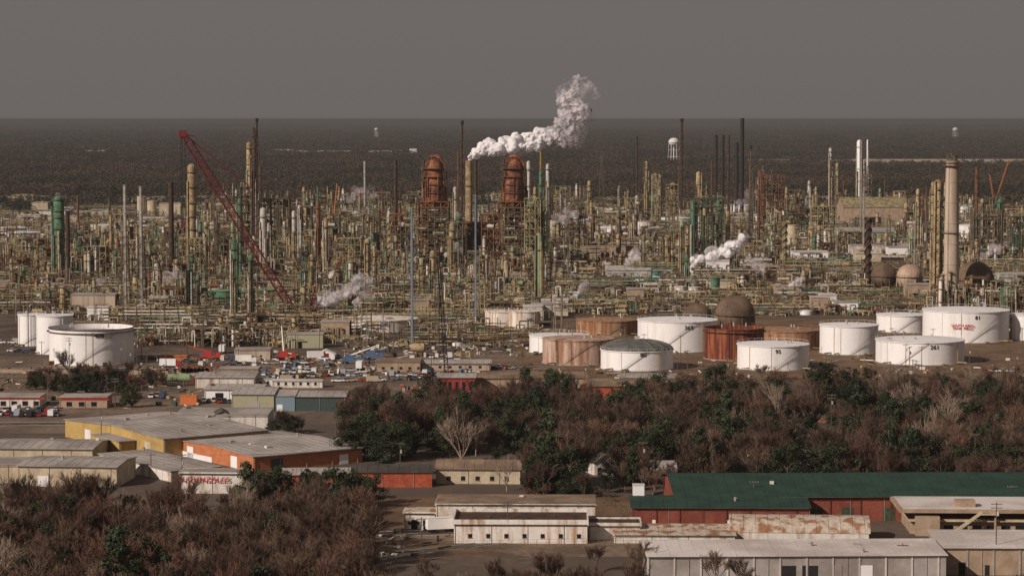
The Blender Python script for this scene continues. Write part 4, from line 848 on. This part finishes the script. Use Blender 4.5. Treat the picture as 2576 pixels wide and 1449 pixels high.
small([(1570,660,12),(1600,650,14),(1590,635,10)],700,SM,SW,15)
small([(400,720,10),(420,700,18),(440,690,12)],760,SW,SW,16); small([(1380,560,10),(1410,545,16),(1440,540,12)],620,SW,SW,17); small([(2470,650,10),(2490,635,14),(2510,630,10)],700,SW,SW,18); small([(1850,520,12),(1870,500,18),(1890,490,14)],580,SW,SW,19); small([(270,730,10),(250,715,12),(240,700,8)],770,SW,SW,20)
# ------------------------------------------------------------------ trees
def bare_tree(seed,h,pale=False,spread=.6,tw=TWG,bark=None,twigs=8,wid=.04,depth=4):
    q=MB(); rr=random.Random(seed); bark=bark or BRKB
    def tri(p,d,L_,w_):
        s=d.cross(Vector((rr.uniform(-1,1),rr.uniform(-1,1),rr.uniform(-1,1)))).normalized()*w_
        q.add([tuple(p-s),tuple(p+s),tuple(p+d*L_)],[(0,1,2)],tw)
    def grow(p,d,L_,r,lv):
        e=p+d*L_; q.tube(p,e,r,bark if lv<3 else tw,5 if lv<2 else 3,r*.62)
        if lv>=depth:
            for _ in range(twigs):
                t=rr.uniform(.1,1); dd=(d+Vector((rr.uniform(-1,1),rr.uniform(-1,1),rr.uniform(-.4,1)))*.7).normalized(); tri(p.lerp(e,t),dd,rr.uniform(.7,1.6)*h/12,wid)
            return
        n=rr.randint(3,4) if lv else rr.randint(4,6)
        for i in range(n):
            t=1 if i==0 else rr.uniform(.4,1); a=rr.uniform(0,2*pi); sp=spread*(1.25 if lv==0 else 1)*rr.uniform(.6,1.3) if i else .2
            b=Vector((cos(a),sin(a),rr.uniform(-.1,.5))); dd=(d+b*sp+Vector((0,0,.14))).normalized(); grow(p.lerp(e,t),dd,L_*rr.uniform(.6,.85) if lv else h*rr.uniform(.22,.3),r*(.62 if lv else .55),lv+1)
    grow(Vector((0,0,-.3)),Vector((rr.uniform(-.1,.1),rr.uniform(-.1,.1),1)).normalized(),h*.28,h*.02,0)
    return q
def leaf_tree(seed,h,wd,m,n=2600,pine=False,ls=.26):
    q=MB(); rr=random.Random(seed); q.tube((0,0,-.3),(0,0,h*.8),h*.02,BRKB,6,h*.006); cl=[]
    for i in range(24 if not pine else 26):
        a=rr.uniform(0,2*pi)
        if pine: z=h*rr.uniform(.4,1); ro=wd/2*(1.1-z/h)*rr.uniform(.3,1.3)+.2; cr=rr.uniform(.7,1.3)
        else: z=h*rr.uniform(.2,.95); k=math.sqrt(max(.05,1-((z/h-.5)/.52)**2)); ro=wd/2*k*rr.uniform(.2,1.1); cr=rr.uniform(.7,1.8)*wd/8
        c=Vector((cos(a)*ro,sin(a)*ro,z)); cl.append((c,cr)); q.tube((0,0,z*.7),c,.09,BRKB,3,.04)
    for i in range(n):
        c,cr=rr.choice(cl); v=Vector((rr.gauss(0,1),rr.gauss(0,1),rr.gauss(0,.75))).normalized()*cr*rr.uniform(.4,1.25); p=c+v
        u=Vector((rr.gauss(0,1),rr.gauss(0,1),rr.gauss(0,1))).normalized(); w_=u.cross(v).normalized(); s=ls*rr.uniform(.6,1.4); u=w_.cross(v.normalized()+u*.6).normalized()
        q.add([tuple(p-w_*s),tuple(p-u*s*.6),tuple(p+w_*s),tuple(p+u*s*.6)],[(0,1,2,3)],m)
    return q
def bush(seed,h,m):
    q=MB(); rr=random.Random(seed)
    for i in range(420):
        a=rr.uniform(0,6.28); ro=rr.random()**.5*h*.8; p=Vector((cos(a)*ro,sin(a)*ro,rr.uniform(0,h*.6)*(1-ro/h*.6))); d=Vector((rr.uniform(-.6,.6),rr.uniform(-.6,.6),1)).normalized(); s=d.cross(Vector((rr.uniform(-1,1),rr.uniform(-1,1),.1))).normalized()*.05
        q.add([tuple(p-s),tuple(p+s),tuple(p+d*rr.uniform(.5,1.1)*h*.5)],[(0,1,2)],m)
    return q
def proto(cname,qs):
    c=bpy.data.collections.new(cname)
    for i,q in enumerate(qs):
        o=q.build(cname+'_kind',link=False); c.objects.link(o)
    return c
bares=[bare_tree(i,11+i%3,tw=TWG if i%4 else TWR) for i in range(6)]
bares2=[bare_tree(40+i,9,tw=TWR,twigs=9) for i in range(2)]
pale=[bare_tree(60+i,14,bark=BRKW,tw=BRKW,twigs=3,wid=.03) for i in range(2)]
greens=[leaf_tree(80+i,9+i,8+i*.7,LF1,3200) for i in range(3)]; pines=[leaf_tree(90+i,14,7,LF2,2600,True) for i in range(2)]
bushes=[bush(1,2.4,TWG),bush(2,2.0,TWR),bush(3,2.0,LF1)]
C_ALL=proto('woodland_tree',bares+bares2+greens+pines+bushes+pale)   # 0-5 bare,6-7 reddish,8-10 green,11-12 pine,13-15 bush,16-17 pale
def patch(seed):
    q=MB(); rr=random.Random(seed)
    for t in range(24):
        cx,cy=rr.uniform(-30,30),rr.uniform(-30,30); hh=rr.uniform(7,16); wr=rr.uniform(4,8)
        for i in range(44):
            a=rr.uniform(0,6.28); z=rr.uniform(.1,1)*hh; ro=wr*math.sqrt(max(.05,1-((z/hh-.5)/.55)**2))*rr.uniform(.3,1.1); p=Vector((cx+cos(a)*ro,cy+sin(a)*ro,z)); s=rr.uniform(.8,1.9)
            u=Vector((rr.gauss(0,1),rr.gauss(0,1),rr.gauss(0,.6))).normalized(); v=u.cross(Vector((rr.gauss(0,1),rr.gauss(0,1),rr.gauss(0,1)))).normalized()
            q.add([tuple(p-u*s),tuple(p+v*s),tuple(p+u*s)],[(0,1,2)],FAR)
    return q
C_FAR=proto('forest_patch',[patch(i) for i in range(4)])
def scatter(name,pts,col):
    me=bpy.data.meshes.new(name); me.from_pydata([p[0] for p in pts],[],[])
    a=me.attributes.new('rz','FLOAT','POINT'); a.data.foreach_set('value',[p[1] for p in pts])
    a=me.attributes.new('sc','FLOAT_VECTOR','POINT'); a.data.foreach_set('vector',[c for p in pts for c in p[2]])
    a=me.attributes.new('ix','INT','POINT'); a.data.foreach_set('value',[p[3] for p in pts])
    o=bpy.data.objects.new(name,me); COL.objects.link(o)
    ng=bpy.data.node_groups.new(name,'GeometryNodeTree'); ng.interface.new_socket('Geometry',in_out='INPUT',socket_type='NodeSocketGeometry'); ng.interface.new_socket('Geometry',in_out='OUTPUT',socket_type='NodeSocketGeometry')
    n=ng.nodes; l=ng.links; gi=n.new('NodeGroupInput'); go_=n.new('NodeGroupOutput'); ip=n.new('GeometryNodeInstanceOnPoints'); ci=n.new('GeometryNodeCollectionInfo'); ci.inputs['Collection'].default_value=col; ci.inputs['Separate Children'].default_value=True; ci.inputs['Reset Children'].default_value=True
    def at(nm,ty):
        x=n.new('GeometryNodeInputNamedAttribute'); x.data_type=ty; x.inputs['Name'].default_value=nm; return next(s for s in x.outputs if s.enabled and s.name=='Attribute')
    cx=n.new('ShaderNodeCombineXYZ'); l.new(at('rz','FLOAT'),cx.inputs['Z']); l.new(gi.outputs[0],ip.inputs['Points']); l.new(ci.outputs[0],ip.inputs['Instance']); ip.inputs['Pick Instance'].default_value=True
    l.new(at('ix','INT'),ip.inputs['Instance Index']); l.new(cx.outputs[0],ip.inputs['Rotation']); l.new(at('sc','FLOAT_VECTOR'),ip.inputs['Scale']); l.new(ip.outputs[0],go_.inputs[0])
    md=o.modifiers.new('scatter','NODES'); md.node_group=ng
    return o
rt=random.Random(21)
def pick(pg,pp,pr,pb):
    t=rt.random()
    if t<pg: return rt.choice([8,9,10])
    if t<pg+pp: return rt.choice([11,12])
    if t<pg+pp+pr: return rt.choice([6,7])
    if t<pg+pp+pr+pb: return rt.choice([13,14,13,13,14])
    if rt.random()<.035: return rt.choice([16,17])
    return rt.choice([0,1,2,3,4,5])
def region(px0,px1,py0,py1,n,mix,excl=(),s=(.7,1.15)):
    out=[]; ya=G(CX,py1)[1]; yb=G(CX,py0)[1]
    for _ in range(n):
        y=rt.uniform(ya,yb); px=rt.uniform(px0,px1); x=M(px-CX,y); p=PX(x,y)
        if any(a<=px<=b and c<=p[1]<=d for a,b,c,d in excl): continue
        cl=.5+.5*sin(x*.075+1.3)*cos(y*.06+x*.02); mm=(mix[0]*2.6*cl**1.7,mix[1]*2*cl,mix[2],mix[3])
        i=pick(*mm); k=s[0]+(s[1]-s[0])*rt.random()**1.3; out.append(((x,y,0),rt.uniform(0,6.28),(k*rt.uniform(.9,1.2),k*rt.uniform(.9,1.2),k*rt.uniform(.85,1.15)),i))
    return out
EX=[(1085,1325,1150,1275),(700,1095,1160,1290),(1480,1560,1165,1260),(1835,1890,1150,1210),(1990,2060,1165,1230),(2000,2110,1085,1160)]
scatter('lower_woodland',region(-80,930,1305,1600,720,(.06,.02,.35,.22),s=(.6,1.25)),C_ALL)
scatter('middle_woodland',region(1000,2660,1045,1255,1150,(.19,.05,.08,.2),EX,s=(.6,1.4))+region(860,1010,1075,1160,60,(.28,.05,.15,.2),EX)+region(1420,2660,1000,1050,120,(.15,.03,.1,.3),[(1480,1750,985,1050)],s=(.6,1.0))+region(950,1560,1235,1262,60,(.3,0,.2,.4),EX,s=(.4,.7)),C_ALL)
scatter('roadside_thicket',region(930,1640,1480,1600,150,(.04,.0,.25,.3),s=(.5,.85))+region(1640,2600,1520,1600,60,(.1,0,.3,.3),s=(.5,.8))+region(620,940,1250,1300,60,(.35,.1,.15,.3),s=(.45,.75))+region(-60,620,1275,1305,60,(.06,0,.3,.5),s=(.4,.75)),C_ALL)
scatter('yard_side_trees',region(60,410,960,998,75,(.3,0,.1,.15),s=(.45,.85),excl=[(140,280,1000,1030)])+region(900,1000,1020,1075,25,(.1,0,.1,.2),s=(.5,.9))+region(650,760,1085,1095,8,(.1,0,.3,.2),s=(.4,.6))+region(1350,2600,950,1000,90,(.08,0,.2,.6),s=(.35,.65),excl=[(1440,1760,950,1010)]),C_ALL)
scatter('refinery_scrub',region(1300,2600,945,1000,260,(.0,0,.0,1),s=(.4,.9))+region(-50,2600,890,960,50,(0,0,0,1),s=(.3,.6)),C_ALL)
TM={}
def tree(kind,px,base,hm_):
    mesh={'bare_tree':bares,'pale_bare_tree':pale,'evergreen_tree':greens,'pine_tree':pines}[kind]; i=R.randrange(len(mesh))
    if (kind,i) not in TM: o=mesh[i].build(kind,link=False); TM[(kind,i)]=(o.data,max(v[2] for v in mesh[i].v))
    d,h0=TM[(kind,i)]; o=bpy.data.objects.new(kind,d); x,y=G(px,base); k=hm_/h0; o.location=(x,y,0); o.scale=(k*1.05,k*1.05,k); o.rotation_euler=(0,0,R.uniform(0,6.28)); COL.objects.link(o)
for a in [('pale_bare_tree',1160,1180,20),('pale_bare_tree',1275,1235,12),('bare_tree',175,960,14),('evergreen_tree',2090,1050,20),('pine_tree',2245,1150,19),('evergreen_tree',1925,1120,13),('bare_tree',1560,1130,17),('bare_tree',1600,1120,15),('evergreen_tree',1000,1160,12),('evergreen_tree',1350,1180,12),('evergreen_tree',2440,1120,16),
 ('evergreen_tree',330,1025,9),('bare_tree',230,985,11),('bare_tree',120,990,9),('pale_bare_tree',1770,1200,14),('evergreen_tree',1800,1000,14),('evergreen_tree',1420,1010,12),('bare_tree',1950,1000,13),('evergreen_tree',850,1285,13),('evergreen_tree',645,1255,9),('evergreen_tree',895,1330,9),('evergreen_tree',265,1400,7),('pale_bare_tree',380,1360,13),('pale_bare_tree',20,1290,12),('pale_bare_tree',225,1285,11),('pale_bare_tree',740,1400,12),
 ('bare_tree',1620,1460,10),('bare_tree',1800,1490,10),('bare_tree',1870,1490,9),('evergreen_tree',1250,1200,9),('evergreen_tree',1670,1130,12),('pine_tree',1380,1020,14),('bare_tree',2480,1000,12),('bare_tree',2350,1010,11),('evergreen_tree',940,1130,13),('bare_tree',880,1080,12),('bare_tree',700,1090,9),('bare_tree',930,1050,13),('evergreen_tree',1040,1120,11),('evergreen_tree',1530,1240,8),('evergreen_tree',1350,1245,8),('pale_bare_tree',1120,1120,14),('bare_tree',1500,1440,7),
 ('evergreen_tree',1700,1060,14),('evergreen_tree',1650,1020,13),('evergreen_tree',2180,1060,14),('evergreen_tree',2300,1100,15),('evergreen_tree',2480,1060,14),('evergreen_tree',2120,1140,13),('evergreen_tree',980,1200,12),('evergreen_tree',1290,1140,14),('evergreen_tree',1430,1130,13),('evergreen_tree',130,985,9),('evergreen_tree',90,980,8),('bare_tree',280,975,12),('bare_tree',2540,1010,12),('evergreen_tree',2560,1090,15)]: tree(*a)
pts=[]; Yv=2950.0
while Yv<26000:
    stp=max(46,Yv*.0105); half=.215*Yv; x=-half; zs=1.0 if Yv<8000 else 1.15
    while x<half:
        px,py=PX(x,Yv); ok=True
        if Yv<3500 and rt.random()<.55: ok=False
        if py<418 and py>398 and px>2100: ok=False
        if 3900<Yv<7500 and rt.random()<.06: ok=False
        k=stp/50
        if ok: pts.append(((x+rt.uniform(-.3,.3)*stp,Yv+rt.uniform(-.3,.3)*stp,0),rt.uniform(0,6.28),(k,k,zs*rt.uniform(.7,1.2)),rt.randrange(4)))
        x+=stp
    Yv+=stp*(1.0 if Yv<8000 else 1.5)
# a far ridge of woodland that forms the tree line at the horizon
for Yr in (30000,38000,50000,62000):
    x=-.215*Yr
    while x<.215*Yr:
        pts.append(((x,Yr,0),rt.uniform(0,6.28),(9,9,rt.uniform(1.5,2.6)+1.2*sin(x*.0007+Yr)),rt.randrange(4))); x+=330
scatter('distant_forest',pts,C_FAR)
print('SCRIPT TIME',time.time()-T0,'patches',len(pts),'objs',len(bpy.data.objects))
